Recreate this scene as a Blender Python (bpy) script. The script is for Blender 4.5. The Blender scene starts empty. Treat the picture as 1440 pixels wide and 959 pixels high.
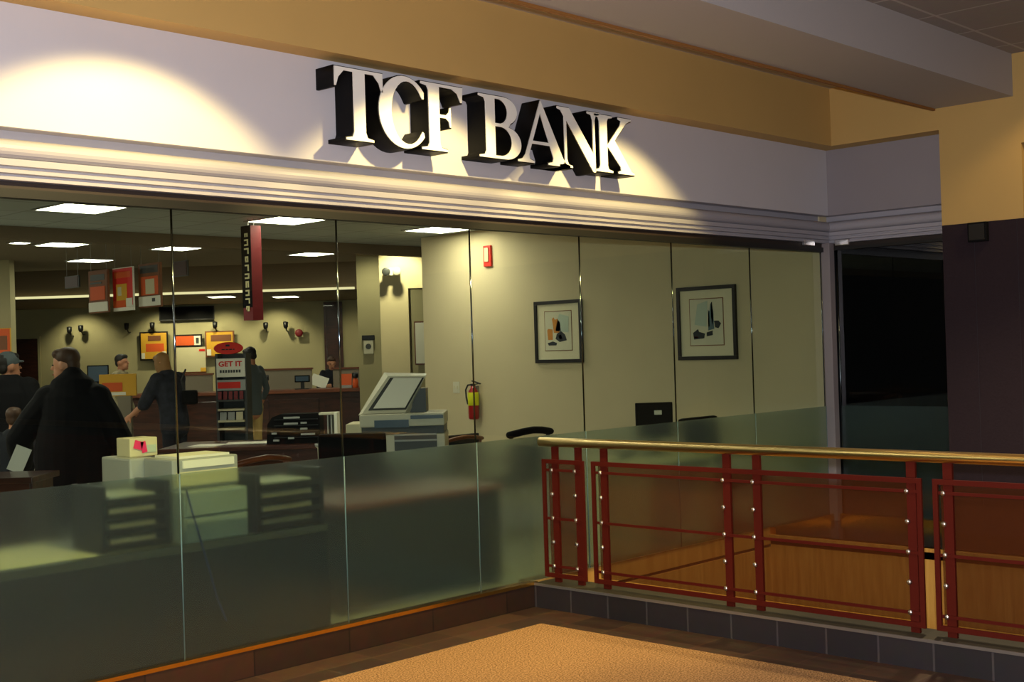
import bpy, bmesh, math, random
from mathutils import Vector, Matrix, Euler
random.seed(7)
sc = bpy.context.scene
C = bpy.context.collection
PI = math.pi
H = 1.63
PSI, PITCH, ROLL, FPX = 0.763773, 0.006863, -0.030581, 1772.71

# ------------------------------------------------------------------ camera
fw = Vector((math.cos(PSI)*math.cos(PITCH), math.sin(PSI)*math.cos(PITCH), math.sin(PITCH)))
rt = Vector((math.sin(PSI), -math.cos(PSI), 0))
up = rt.cross(fw)
r2 = rt*math.cos(ROLL) + up*math.sin(ROLL)
u2 = -rt*math.sin(ROLL) + up*math.cos(ROLL)
cam_d = bpy.data.cameras.new('camera')
cam = bpy.data.objects.new('camera', cam_d); C.objects.link(cam)
cam.matrix_world = Matrix(((r2.x, u2.x, -fw.x, 0), (r2.y, u2.y, -fw.y, 0), (r2.z, u2.z, -fw.z, H), (0, 0, 0, 1)))
cam_d.sensor_width = 36; cam_d.lens = FPX*36/1440; cam_d.clip_end = 200
sc.camera = cam
RZ = PSI - PI/2                         # heading of the rotated back part of the bank

def ray(px, py): return r2*((px-720)/FPX) + u2*(-(py-479.5)/FPX) + fw
CAM = Vector((0, 0, H))
def on_z(px, py, z): d = ray(px, py); return CAM + d*((z-H)/d.z)
def on_y(px, py, y): d = ray(px, py); return CAM + d*(y/d.y)
def on_x(px, py, x): d = ray(px, py); return CAM + d*(x/d.x)
def at(px, py, w):                      # point at horizontal distance w straight ahead
    d = ray(px, py); k = w/(d.x*math.cos(PSI)+d.y*math.sin(PSI)); return CAM + d*k
def uz(px, py, w):                      # (across, up) in the rotated frame
    p = at(px, py, w); return p.x*math.sin(PSI)-p.y*math.cos(PSI), p.z

# ------------------------------------------------------------------ materials
def lin(c):
    out = []
    for v in c[:3]:
        v /= 255.0
        out.append(v/12.92 if v <= .04045 else ((v+.055)/1.055)**2.4)
    return (*out, 1)
def principled(name):
    m = bpy.data.materials.new(name); m.use_nodes = True
    return m, m.node_tree, m.node_tree.nodes['Principled BSDF']
def mat(name, col, rough=.6, metal=0, var=.0, scale=20, bump=0, spec=.5, stretch=(1,1,1), coat=0):
    m, nt, b = principled(name)
    b.inputs['Base Color'].default_value = lin(col)
    b.inputs['Roughness'].default_value = rough; b.inputs['Metallic'].default_value = metal
    b.inputs['Specular IOR Level'].default_value = spec
    if coat: b.inputs['Coat Weight'].default_value = coat
    if var or bump:
        tc = nt.nodes.new('ShaderNodeTexCoord'); mp = nt.nodes.new('ShaderNodeMapping')
        mp.inputs['Scale'].default_value = stretch
        nz = nt.nodes.new('ShaderNodeTexNoise'); nz.inputs['Scale'].default_value = scale; nz.inputs['Detail'].default_value = 4
        nt.links.new(tc.outputs['Object'], mp.inputs['Vector']); nt.links.new(mp.outputs['Vector'], nz.inputs['Vector'])
        if var:
            mx = nt.nodes.new('ShaderNodeMix'); mx.data_type = 'RGBA'
            a = lin(col)
            mx.inputs['A'].default_value = tuple(min(1, v*(1-var)) for v in a[:3])+(1,)
            mx.inputs['B'].default_value = tuple(min(1, v*(1+var)) for v in a[:3])+(1,)
            nt.links.new(nz.outputs['Fac'], mx.inputs['Factor']); nt.links.new(mx.outputs['Result'], b.inputs['Base Color'])
        if bump:
            bp = nt.nodes.new('ShaderNodeBump'); bp.inputs['Strength'].default_value = bump; bp.inputs['Distance'].default_value = .01
            nt.links.new(nz.outputs['Fac'], bp.inputs['Height']); nt.links.new(bp.outputs['Normal'], b.inputs['Normal'])
    return m
def tile_mat(name, c1, c2, grout, sx, sy, gap=.012, rough=.5, axes='XY', var=.25, off=0.0, shift=(0,0,0)):
    m, nt, b = principled(name)
    tc = nt.nodes.new('ShaderNodeTexCoord'); sp = nt.nodes.new('ShaderNodeSeparateXYZ'); cb = nt.nodes.new('ShaderNodeCombineXYZ')
    mp = nt.nodes.new('ShaderNodeMapping'); mp.inputs['Location'].default_value = shift
    nt.links.new(tc.outputs['Object'], sp.inputs[0])
    for k, a in enumerate(axes): nt.links.new(sp.outputs[a], cb.inputs[k])
    br = nt.nodes.new('ShaderNodeTexBrick'); br.offset = off
    br.inputs['Scale'].default_value = 1; br.inputs['Brick Width'].default_value = sx; br.inputs['Row Height'].default_value = sy
    br.inputs['Mortar Size'].default_value = gap; br.inputs['Color1'].default_value = lin(c1); br.inputs['Color2'].default_value = lin(c2)
    br.inputs['Mortar'].default_value = lin(grout); br.inputs['Mortar Smooth'].default_value = .2
    nt.links.new(cb.outputs[0], mp.inputs['Vector']); nt.links.new(mp.outputs['Vector'], br.inputs['Vector'])
    nz = nt.nodes.new('ShaderNodeTexNoise'); nz.inputs['Scale'].default_value = 14; nz.inputs['Detail'].default_value = 5
    nt.links.new(tc.outputs['Object'], nz.inputs['Vector'])
    hs = nt.nodes.new('ShaderNodeMix'); hs.data_type = 'RGBA'; hs.blend_type = 'MULTIPLY'; hs.inputs['Factor'].default_value = var
    nt.links.new(br.outputs['Color'], hs.inputs['A']); nt.links.new(nz.outputs['Color'], hs.inputs['B'])
    nt.links.new(hs.outputs['Result'], b.inputs['Base Color']); b.inputs['Roughness'].default_value = rough
    return m
def carpet_mat(name, c1, c2, scale=160):
    m, nt, b = principled(name)
    tc = nt.nodes.new('ShaderNodeTexCoord')
    n1 = nt.nodes.new('ShaderNodeTexNoise'); n1.inputs['Scale'].default_value = scale; n1.inputs['Detail'].default_value = 3
    nt.links.new(tc.outputs['Object'], n1.inputs['Vector'])
    rp = nt.nodes.new('ShaderNodeValToRGB'); rp.color_ramp.elements[0].position = .38; rp.color_ramp.elements[1].position = .62
    rp.color_ramp.elements[0].color = lin(c1); rp.color_ramp.elements[1].color = lin(c2)
    nt.links.new(n1.outputs['Fac'], rp.inputs['Fac']); nt.links.new(rp.outputs['Color'], b.inputs['Base Color'])
    b.inputs['Roughness'].default_value = .95; b.inputs['Specular IOR Level'].default_value = .1
    bp = nt.nodes.new('ShaderNodeBump'); bp.inputs['Strength'].default_value = .6; bp.inputs['Distance'].default_value = .006
    nt.links.new(n1.outputs['Fac'], bp.inputs['Height']); nt.links.new(bp.outputs['Normal'], b.inputs['Normal'])
    return m
def wood_mat(name, c1, c2, rough=.45, stretch=(6, 6, .6), scale=6, coat=0):
    m, nt, b = principled(name)
    tc = nt.nodes.new('ShaderNodeTexCoord'); mp = nt.nodes.new('ShaderNodeMapping'); mp.inputs['Scale'].default_value = stretch
    nz = nt.nodes.new('ShaderNodeTexNoise'); nz.inputs['Scale'].default_value = scale; nz.inputs['Detail'].default_value = 6; nz.inputs['Distortion'].default_value = .6
    rp = nt.nodes.new('ShaderNodeValToRGB'); rp.color_ramp.elements[0].position = .3; rp.color_ramp.elements[1].position = .7
    rp.color_ramp.elements[0].color = lin(c1); rp.color_ramp.elements[1].color = lin(c2)
    nt.links.new(tc.outputs['Object'], mp.inputs['Vector']); nt.links.new(mp.outputs['Vector'], nz.inputs['Vector'])
    nt.links.new(nz.outputs['Fac'], rp.inputs['Fac']); nt.links.new(rp.outputs['Color'], b.inputs['Base Color'])
    b.inputs['Roughness'].default_value = rough
    if coat: b.inputs['Coat Weight'].default_value = coat
    return m
def emit(name, col, s):
    m = bpy.data.materials.new(name); m.use_nodes = True; nt = m.node_tree; nt.nodes.clear()
    e = nt.nodes.new('ShaderNodeEmission'); e.inputs['Color'].default_value = lin(col); e.inputs['Strength'].default_value = s
    o = nt.nodes.new('ShaderNodeOutputMaterial'); nt.links.new(e.outputs[0], o.inputs[0]); return m
def clear_glass(name, tint, f0=1.45):
    m = bpy.data.materials.new(name); m.use_nodes = True; nt = m.node_tree; nt.nodes.clear()
    t = nt.nodes.new('ShaderNodeBsdfTransparent'); t.inputs['Color'].default_value = (*tint, 1)
    g = nt.nodes.new('ShaderNodeBsdfGlossy'); g.inputs['Roughness'].default_value = .0
    fr = nt.nodes.new('ShaderNodeFresnel'); fr.inputs['IOR'].default_value = f0
    mx = nt.nodes.new('ShaderNodeMixShader'); o = nt.nodes.new('ShaderNodeOutputMaterial')
    ge = nt.nodes.new('ShaderNodeNewGeometry'); iv = nt.nodes.new('ShaderNodeMath'); iv.operation = 'SUBTRACT'; iv.inputs[0].default_value = 1
    ml = nt.nodes.new('ShaderNodeMath'); ml.operation = 'MULTIPLY'
    nt.links.new(ge.outputs['Backfacing'], iv.inputs[1]); nt.links.new(fr.outputs[0], ml.inputs[0]); nt.links.new(iv.outputs[0], ml.inputs[1])
    nt.links.new(ml.outputs[0], mx.inputs[0]); nt.links.new(t.outputs[0], mx.inputs[1]); nt.links.new(g.outputs[0], mx.inputs[2])
    nt.links.new(mx.outputs[0], o.inputs[0]); return m
def frosted_glass(name, tint, haze, hazefac, rough):
    m = bpy.data.materials.new(name); m.use_nodes = True; nt = m.node_tree; nt.nodes.clear()
    t = nt.nodes.new('ShaderNodeBsdfGlass'); t.inputs['Color'].default_value = (*tint, 1); t.inputs['Roughness'].default_value = rough; t.inputs['IOR'].default_value = 1.4
    d = nt.nodes.new('ShaderNodeBsdfDiffuse'); d.inputs['Color'].default_value = (*haze, 1)
    tr = nt.nodes.new('ShaderNodeBsdfTranslucent'); tr.inputs['Color'].default_value = (*haze, 1)
    m1 = nt.nodes.new('ShaderNodeMixShader'); m1.inputs[0].default_value = .5
    m2 = nt.nodes.new('ShaderNodeMixShader'); m2.inputs[0].default_value = hazefac
    o = nt.nodes.new('ShaderNodeOutputMaterial')
    nt.links.new(d.outputs[0], m1.inputs[1]); nt.links.new(tr.outputs[0], m1.inputs[2])
    nt.links.new(t.outputs[0], m2.inputs[1]); nt.links.new(m1.outputs[0], m2.inputs[2]); nt.links.new(m2.outputs[0], o.inputs[0]); return m
def mesh_screen(name, col, alpha):
    m = bpy.data.materials.new(name); m.use_nodes = True; nt = m.node_tree; nt.nodes.clear()
    t = nt.nodes.new('ShaderNodeBsdfTransparent'); d = nt.nodes.new('ShaderNodeBsdfDiffuse'); d.inputs['Color'].default_value = lin(col)
    mx = nt.nodes.new('ShaderNodeMixShader'); mx.inputs[0].default_value = alpha; o = nt.nodes.new('ShaderNodeOutputMaterial')
    nt.links.new(t.outputs[0], mx.inputs[1]); nt.links.new(d.outputs[0], mx.inputs[2]); nt.links.new(mx.outputs[0], o.inputs[0]); return m

M = dict(
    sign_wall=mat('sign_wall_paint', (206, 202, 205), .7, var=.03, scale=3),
    cornice=mat('cornice_paint', (168, 164, 170), .5),
    brown=mat('brown_header', (44, 33, 26), .6),
    dark_channel=mat('dark_channel', (22, 22, 18), .5),
    yellow=mat('ochre_paint', (202, 166, 98), .75, var=.05, scale=2),
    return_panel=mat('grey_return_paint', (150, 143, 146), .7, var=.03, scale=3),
    beam=mat('beam_paint', (176, 170, 168), .8),
    ceil=tile_mat('ceiling_tile', (160, 152, 146), (155, 148, 142), (190, 184, 178), .61, .61, .012, .9, var=.15),
    white_ceil=mat('white_soffit', (190, 180, 168), .8),
    beam_edge=mat('ochre_beam_edge', (150, 100, 45), .6),
    purple=mat('plum_fabric', (50, 40, 44), .95, var=.12, scale=60, bump=.2, spec=.1),
    seam=mat('fabric_seam', (42, 35, 42), .9),
    black=mat('black_plastic', (16, 16, 18), .4),
    matte_black=mat('matte_black', (10, 10, 11), .8, spec=.2),
    carpet=carpet_mat('tan_carpet', (112, 82, 50), (184, 142, 96), 110),
    border=tile_mat('brown_border_tile', (86, 58, 38), (60, 40, 28), (92, 66, 44), .31, .31, .006, .5, var=.6),
    plinth=tile_mat('brown_plinth_tile', (72, 44, 28), (52, 34, 24), (40, 28, 20), .62, .3, .005, .4, axes='XZ', var=.5),
    curb=tile_mat('slate_curb_tile', (44, 37, 38), (34, 28, 29), (74, 66, 64), .293, .4, .006, .55, axes='YZ', var=.45, shift=(.125, .1, 0)),
    curb_top=mat('olive_curb_top', (54, 48, 32), .6, var=.2, scale=9),
    gold=mat('brass', (214, 158, 70), .25, 1),
    landing=mat('dark_landing_tile', (36, 26, 24), .15, var=.2, scale=10),
    void_wood=wood_mat('honey_wood_veneer', (188, 134, 58), (214, 166, 84), .5, (5, 5, .5), 5),
    reveal=mat('dark_reveal', (70, 34, 18), .6),
    steel=mat('brushed_steel_post', (150, 140, 140), .45, .2),
    chrome=mat('polished_seam', (110, 122, 124), .12, 1),
    rail=mat('brass_rail', (246, 210, 140), .28, 1),
    red=mat('oxide_red_metal', (80, 20, 8), .7, var=.08, scale=10, spec=.12),
    bolt=mat('steel_bolt', (205, 198, 190), .3, 1),
    screen=mesh_screen('perforated_screen', (84, 42, 18), .50),
    glass=clear_glass('clear_glass', (.86, .90, .84)),
    dark_glass=clear_glass('dark_glass', (.6, .65, .65), 1.8),
    frost=frosted_glass('frosted_glass', (.86, .94, .90), (.22, .31, .34), .07, .17),
    letter=mat('letter_return', (5, 5, 6), .55, spec=.15),
    face=mat('letter_face', (250, 248, 238), .4),
    wallp=mat('beige_wallpaper', (206, 190, 152), .8, var=.05, scale=4),
    bank_wall=mat('bank_back_wall', (178, 168, 130), .85, var=.05, scale=3),
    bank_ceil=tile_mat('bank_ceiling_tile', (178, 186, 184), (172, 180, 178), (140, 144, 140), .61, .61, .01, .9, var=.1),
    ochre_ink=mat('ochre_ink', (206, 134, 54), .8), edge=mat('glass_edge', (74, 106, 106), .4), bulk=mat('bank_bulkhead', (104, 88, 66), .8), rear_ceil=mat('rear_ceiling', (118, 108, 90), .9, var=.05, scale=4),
    bank_carpet=carpet_mat('bank_carpet', (136, 132, 122), (178, 172, 158)),
    panel=emit('ceiling_panel_glow', (255, 248, 226), 24),
    cove=emit('cove_glow', (255, 238, 186), 1.1),
    mahog=wood_mat('mahogany', (44, 20, 13), (78, 38, 24), .35, (1, 6, 6), 3, .3),
    cherry=wood_mat('cherry_wood', (96, 48, 26), (132, 72, 40), .4, (1, 6, 6), 3),
    laminate=mat('beige_laminate', (214, 204, 168), .5),
    greypanel=mat('grey_fabric_panel', (140, 130, 112), .9),
    dpanel=mat('charcoal_panel', (24, 33, 39), .7),
    paper=mat('paper', (242, 238, 222), .8),
    cream=mat('cream_plastic', (214, 208, 184), .5),
    lgrey=mat('light_grey_plastic', (164, 166, 162), .5),
    dgrey=mat('dark_grey_plastic', (62, 64, 64), .5),
    bluep=mat('blue_grey_panel', (58, 78, 98), .4),
    redp=mat('red_print', (226, 38, 20), .55),
    orange=mat('orange_print', (224, 92, 32), .6),
    amber=mat('amber_print', (226, 170, 48), .6),
    brownp=mat('brown_print', (126, 76, 44), .6),
    maroon=mat('maroon_sign', (122, 26, 32), .5),
    dmaroon=mat('dark_maroon_sign', (62, 18, 20), .5),
    goldp=mat('gold_letter', (240, 226, 170), .5),
    mat_board=mat('cream_mat', (226, 216, 182), .8),
    mat_inner=mat('cream_print', (216, 210, 182), .8, var=.06, scale=20),
    frame=mat('black_frame', (20, 15, 14), .4),
    pblue=mat('slate_blue_ink', (96, 116, 122), .8),
    pgreen=mat('pale_wash', (186, 198, 180), .8),
    pdark=mat('dark_ink', (46, 50, 54), .8),
    ext_red=mat('extinguisher_red', (160, 18, 16), .3, coat=.3),
    ext_yel=mat('safety_yellow', (222, 222, 20), .6),
    pink=mat('pink_note', (240, 50, 110), .7),
    skin=mat('skin', (214, 150, 114), .55), skin2=mat('skin_tan', (176, 118, 88), .55),
    hair_b=mat('brown_hair', (74, 48, 30), .6, var=.2, scale=60), hair_d=mat('dark_hair', (24, 18, 15), .6), hair_l=mat('light_brown_hair', (158, 114, 66), .6, var=.2, scale=60),
    coat=mat('black_coat_cloth', (15, 15, 19), .85, var=.2, scale=8, bump=.2, spec=.2), navy=mat('navy_cloth', (22, 26, 36), .85), navyp=mat('navy_print', (38, 40, 50), .85, var=.95, scale=16), drawer=mat('grey_drawer', (150, 158, 156), .5), dtop=mat('grey_desk_top', (92, 90, 80), .5),
    khaki=mat('khaki_cloth', (184, 156, 100), .9),
    grey_sh=mat('slate_shirt', (78, 86, 90), .9), tan_sh=mat('tan_shirt', (146, 134, 104), .9), jean=mat('dark_denim', (26, 30, 40), .9),
    lip=mat('lip', (150, 80, 70), .6), eye=mat('eye', (20, 16, 14), .3),
    metal=mat('satin_metal', (150, 150, 146), .35, .8), blue_cord=mat('blue_cord', (30, 50, 120), .5),
    bright=mat('polished_clamp', (235, 230, 225), .2, .9),
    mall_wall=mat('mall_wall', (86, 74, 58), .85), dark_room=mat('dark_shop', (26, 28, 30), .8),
)

# ------------------------------------------------------------------ mesh builder
class MB:
    def __init__(s): s.bm = bmesh.new()
    def quadbox(s, pts):
        v = [s.bm.verts.new(p) for p in pts]
        for f in ((0,3,2,1),(4,5,6,7),(0,1,5,4),(1,2,6,5),(2,3,7,6),(3,0,4,7)): s.bm.faces.new([v[i] for i in f])
        return v
    def box(s, x0, y0, z0, x1, y1, z1, bev=0):
        x0, x1 = sorted((x0, x1)); y0, y1 = sorted((y0, y1)); z0, z1 = sorted((z0, z1))
        v = s.quadbox([(x0,y0,z0),(x1,y0,z0),(x1,y1,z0),(x0,y1,z0),(x0,y0,z1),(x1,y0,z1),(x1,y1,z1),(x0,y1,z1)])
        if bev:
            es = list({e for a in v for e in a.link_edges})
            bmesh.ops.bevel(s.bm, geom=es, offset=bev, segments=2, affect='EDGES', profile=.6)
        return s
    def rbox(s, c, size, rot=(0,0,0), bev=0):
        R = Euler(rot).to_matrix(); c = Vector(c); h = Vector(size)/2
        pts = [(-1,-1,-1),(1,-1,-1),(1,1,-1),(-1,1,-1),(-1,-1,1),(1,-1,1),(1,1,1),(-1,1,1)]
        v = s.quadbox([c + R@Vector((a*h.x, b*h.y, d*h.z)) for a, b, d in pts])
        if bev:
            es = list({e for a in v for e in a.link_edges})
            bmesh.ops.bevel(s.bm, geom=es, offset=bev, segments=2, affect='EDGES', profile=.6)
        return s
    def loft(s, rings, cap=True, closed=True):
        vs = [[s.bm.verts.new(p) for p in r] for r in rings]; n = len(rings[0])
        for a, b in zip(vs, vs[1:]):
            for i in range(n if closed else n-1):
                j = (i+1) % n; s.bm.faces.new((a[i], a[j], b[j], b[i]))
        if cap: s.bm.faces.new(vs[0][::-1]); s.bm.faces.new(vs[-1])
        return s
    def tube(s, path, r, n=12, lateral=None):
        """r: number, or list of numbers / (rx, ry) per point; ends rounded"""
        P = [Vector(p) for p in path]
        R = [(q, q) if isinstance(q, (int, float)) else q for q in (r if isinstance(r, (list, tuple)) else [r]*len(P))]
        rings = []
        for i, p in enumerate(P):
            t = (P[min(i+1, len(P)-1)] - P[max(i-1, 0)]).normalized()
            ref = Vector(lateral) if lateral else (Vector((1,0,0)) if abs(t.x) < .9 else Vector((0,1,0)))
            a = (ref - t*ref.dot(t)).normalized(); b = t.cross(a)
            rings.append((p, a, b, R[i], t))
        out = []
        def ring(c, a, b, q, k=1): return [c + a*(q[0]*k*math.cos(2*PI*j/n)) + b*(q[1]*k*math.sin(2*PI*j/n)) for j in range(n)]
        p, a, b, q, t = rings[0]; m = min(q)
        for k, o in ((.5, .87), (.87, .5)): out.append(ring(p - t*m*o, a, b, q, k))
        for p, a, b, q, t in rings: out.append(ring(p, a, b, q))
        p, a, b, q, t = rings[-1]; m = min(q)
        for k, o in ((.87, .5), (.5, .87)): out.append(ring(p + t*m*o, a, b, q, k))
        return s.loft(out)
    def cyl(s, p0, p1, r, r1=None, n=20):
        p0, p1 = Vector(p0), Vector(p1); t = (p1-p0).normalized(); r1 = r if r1 is None else r1
        ref = Vector((1,0,0)) if abs(t.x) < .9 else Vector((0,1,0)); a = (ref - t*ref.dot(t)).normalized(); b = t.cross(a)
        return s.loft([[p + a*(q*math.cos(2*PI*j/n)) + b*(q*math.sin(2*PI*j/n)) for j in range(n)] for p, q in ((p0, r), (p1, r1))])
    def lathe(s, prof, c=(0,0,0), n=20, axis='Z'):
        c = Vector(c); rings = []
        for r, z in prof:
            r = max(r, .0005)
            if axis == 'Z': rings.append([c + Vector((r*math.cos(2*PI*j/n), r*math.sin(2*PI*j/n), z)) for j in range(n)])
            elif axis == 'X': rings.append([c + Vector((z, r*math.cos(2*PI*j/n), r*math.sin(2*PI*j/n))) for j in range(n)])
            else: rings.append([c + Vector((r*math.sin(2*PI*j/n), z, r*math.cos(2*PI*j/n))) for j in range(n)])
        return s.loft(rings)
    def ball(s, c, rx, ry=None, rz=None, n=16, m=10, rot=(0,0,0)):
        ry = rx if ry is None else ry; rz = rx if rz is None else rz; R = Euler(rot).to_matrix(); c = Vector(c); rings = []
        for i in range(1, m):
            th = PI*i/m
            rings.append([c + R@Vector((rx*math.sin(th)*math.cos(2*PI*j/n), ry*math.sin(th)*math.sin(2*PI*j/n), -rz*math.cos(th))) for j in range(n)])
        return s.loft(rings)
    def prism(s, poly, ax, a, b):
        """poly in the two other axes, extruded along ax from a to b"""
        def P(u, v, w): return {'X': (w,u,v), 'Y': (u,w,v), 'Z': (u,v,w)}[ax]
        return s.loft([[P(u, v, a) for u, v in poly], [P(u, v, b) for u, v in poly]])
    def build(s, name, m, parent=None, smooth=False, loc=None, rz=0):
        bmesh.ops.recalc_face_normals(s.bm, faces=s.bm.faces)
        me = bpy.data.meshes.new(name); s.bm.to_mesh(me); s.bm.free()
        if smooth:
            for p in me.polygons: p.use_smooth = True
        return link(name, me, m, parent, loc, rz)
def link(name, me, m, parent=None, loc=None, rz=0):
    o = bpy.data.objects.new(name, me); C.objects.link(o)
    if m is not None: me.materials.append(m)
    if parent is not None: o.parent = parent
    if loc is not None: o.location = loc
    if rz: o.rotation_euler = (0, 0, rz)
    return o
def tag(o, label, cat, group=None):
    o['label'] = label; o['category'] = cat
    if group: o['group'] = group
    return o
def thing(name, label, cat, loc=(0,0,0), rz=0, group=None):
    o = bpy.data.objects.new(name, None); C.objects.link(o); o.location = loc; o.rotation_euler = (0,0,rz); o.empty_display_size = .1
    return tag(o, label, cat, group)
def struct(name, mb, m, parent=None, rz=0):
    o = mb.build(name, m, parent, rz=rz)
    if parent is None: o['kind'] = 'structure'
    return o
def copy_tree(o, parent=None):
    c = o.copy(); C.objects.link(c)
    if parent is not None: c.parent = parent
    for ch in [x for x in C.objects if x.parent == o and x is not c]: copy_tree(ch, c)
    return c
def text_mesh(s, size, depth=.002):
    cu = bpy.data.curves.new('t', 'FONT'); cu.body = s; cu.size = size; cu.extrude = depth; cu.offset = size*.03; cu.align_x = 'CENTER'; cu.align_y = 'CENTER'
    o = bpy.data.objects.new('t', cu); C.objects.link(o); dg = bpy.context.evaluated_depsgraph_get(); dg.update()
    me = bpy.data.meshes.new_from_object(o.evaluated_get(dg)); bpy.data.objects.remove(o); bpy.data.curves.remove(cu); return me
def outline_mesh(polys, depth, off=0):
    cu = bpy.data.curves.new('t', 'CURVE'); cu.dimensions = '2D'; cu.fill_mode = 'BOTH'; cu.extrude = depth/2; cu.offset = off
    for pl in polys:
        sp = cu.splines.new('POLY'); sp.points.add(len(pl)-1)
        for p, (x, y) in zip(sp.points, pl): p.co = (x, y, 0, 1)
        sp.use_cyclic_u = True
    o = bpy.data.objects.new('t', cu); C.objects.link(o); dg = bpy.context.evaluated_depsgraph_get(); dg.update()
    me = bpy.data.meshes.new_from_object(o.evaluated_get(dg)); bpy.data.objects.remove(o); bpy.data.curves.remove(cu); return me

# ================================================================== SETTING: the mall
struct('floor', MB().box(-6, -6, -.1, 5.5, 5.10, 0), M['carpet'])
struct('trim_1', MB().box(-6, 5.10, -.1, 5.83, 5.50, 0).box(5.5, -6, -.1, 5.83, 5.10, 0), M['border'])
struct('trim_2', MB().box(-6, 5.455, 0, 5.83, 5.60, .138), M['plinth'])
o = struct('trim_3', MB().box(-6, 5.45, .138, 5.86, 5.53, .158), M['gold'])
# kerb under the railing
cb = struct('trim_4', MB().box(5.83, -6, -.3, 6.06, 5.455, .144), M['curb'])
struct('trim_5', MB().box(5.83, -6, .144, 6.06, 5.455, .152), M['curb_top'])
struct('trim_6', MB().box(5.825, -6, .138, 5.835, 5.455, .153), M['metal'])
# well behind the railing
struct('wall_front', MB().box(5.86, 5.5, .022, 8.65, 5.62, .15), M['void_wood'])
struct('wall_front_lower', MB().box(5.86, 5.5, -3, 8.65, 5.62, -.002), M['void_wood'])
struct('trim_7', MB().box(5.86, 5.51, -.002, 8.65, 5.62, .022), M['reveal'])
struct('wall_right_lower', MB().box(8.65, -6, -3, 8.78, 5.5, .075), M['void_wood'])
struct('trim_8', MB().box(8.63, -6, .075, 8.70, 5.5, .10), M['void_wood'])
struct('floor_landing', MB().box(8.65, -6, .02, 9.7, 5.5, .10), M['landing'])
struct('floor_well', MB().box(6.06, -6, -3.1, 8.65, 5.5, -3), M['border'])
struct('trim_9', MB().box(9.60, 4.367, .10, 9.70, 5.42, .158), M['gold'])
struct('trim_10', MB().box(8.65, 5.45, .10, 9.57, 5.53, .158), M['gold'])
# sign wall and cornice (swept round the corner)
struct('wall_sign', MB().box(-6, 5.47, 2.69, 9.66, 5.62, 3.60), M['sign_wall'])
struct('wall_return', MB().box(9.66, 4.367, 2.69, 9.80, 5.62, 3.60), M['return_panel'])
prof = [(.05, 2.70), (.0, 2.692), (.075, 2.686), (.075, 2.645), (.03, 2.64)]
for k in range(9):
    a = math.radians(80 - 20*k); prof.append((.012 - .045*math.cos(a), 2.59 + .042*math.sin(a)))
prof += [(.0, 2.548), (-.022, 2.545), (-.022, 2.515), (-.004, 2.512), (-.004, 2.502), (-.02, 2.498), (-.02, 2.482), (.0, 2.478), (.0, 2.470), (-.012, 2.467), (-.012, 2.452), (.12, 2.448), (.12, 2.70)]
path = []
mbc = MB()
mbc.loft([[(-6, 5.47+a, z) for a, z in prof], [(9.66+a, 5.47+a, z) for a, z in prof], [(9.66+a, 4.367, z) for a, z in prof]])
struct('trim_11', mbc, M['cornice'])
struct('trim_12', MB().box(-6, 5.485, 2.415, 9.66, 5.60, 2.448), M['brown'])
struct('trim_13', MB().box(-6, 5.47, 2.375, 9.66, 5.53, 2.415), M['dark_channel'])
struct('trim_14', MB().box(9.675, 4.367, 2.415, 9.78, 5.47, 2.448), M['brown'])
struct('trim_15', MB().box(9.64, 4.367, 2.39, 9.70, 5.47, 2.415), M['dark_channel'])
# ochre bulkheads
struct('wall_bulkhead', MB().box(-6, 5.306, 3.246, 9.46, 5.47, 3.725), M['yellow'])
mb = MB()
mb.prism([(5.47, 3.246), (4.367, 3.246), (4.367, 2.497), (3.73, 2.497), (3.73, 3.06), (-6, 3.06), (-6, 3.74), (5.47, 3.74)], 'X', 9.46, 9.68)
struct('wall_right', mb, M['yellow'])
struct('wall_recess', MB().box(9.86, -6, 2.497, 9.96, 3.73, 3.2).box(9.68, 3.73, 2.497, 9.96, 3.80, 3.2), M['yellow'])
struct('wall_column', MB().box(9.46, -6, .10, 9.75, 4.367, 2.497), M['purple'])
struct('trim_16', MB().box(9.457, 4.11, .10, 9.46, 4.114, 2.497).box(9.457, 3.78, .10, 9.46, 3.784, 2.497), M['seam'])
struct('ceiling', MB().box(-6, -6, 3.735, 10.2, 5.47, 3.86), M['ceil'])
struct('trim_17', MB().box(-6, 4.405, 3.725, 9.46, 5.306, 3.735), M['white_ceil'])
struct('beam', MB().box(-6, 3.78, 3.416, 9.46, 4.405, 3.735), M['beam'])
struct('trim_18', MB().box(-6, 4.39, 3.40, 9.46, 4.415, 3.424), M['beam_edge'])
struct('wall_back', MB().box(-6, -6.1, 0, 10.2, -6, 3.8), M['mall_wall'])
struct('wall_left', MB().box(-6.1, -6, 0, -6, 5.5, 3.8), M['mall_wall'])
# silver corner post
struct('trim_19', MB().box(9.565, 5.415, .10, 9.645, 5.495, 2.45, .004), M['steel'])

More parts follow.
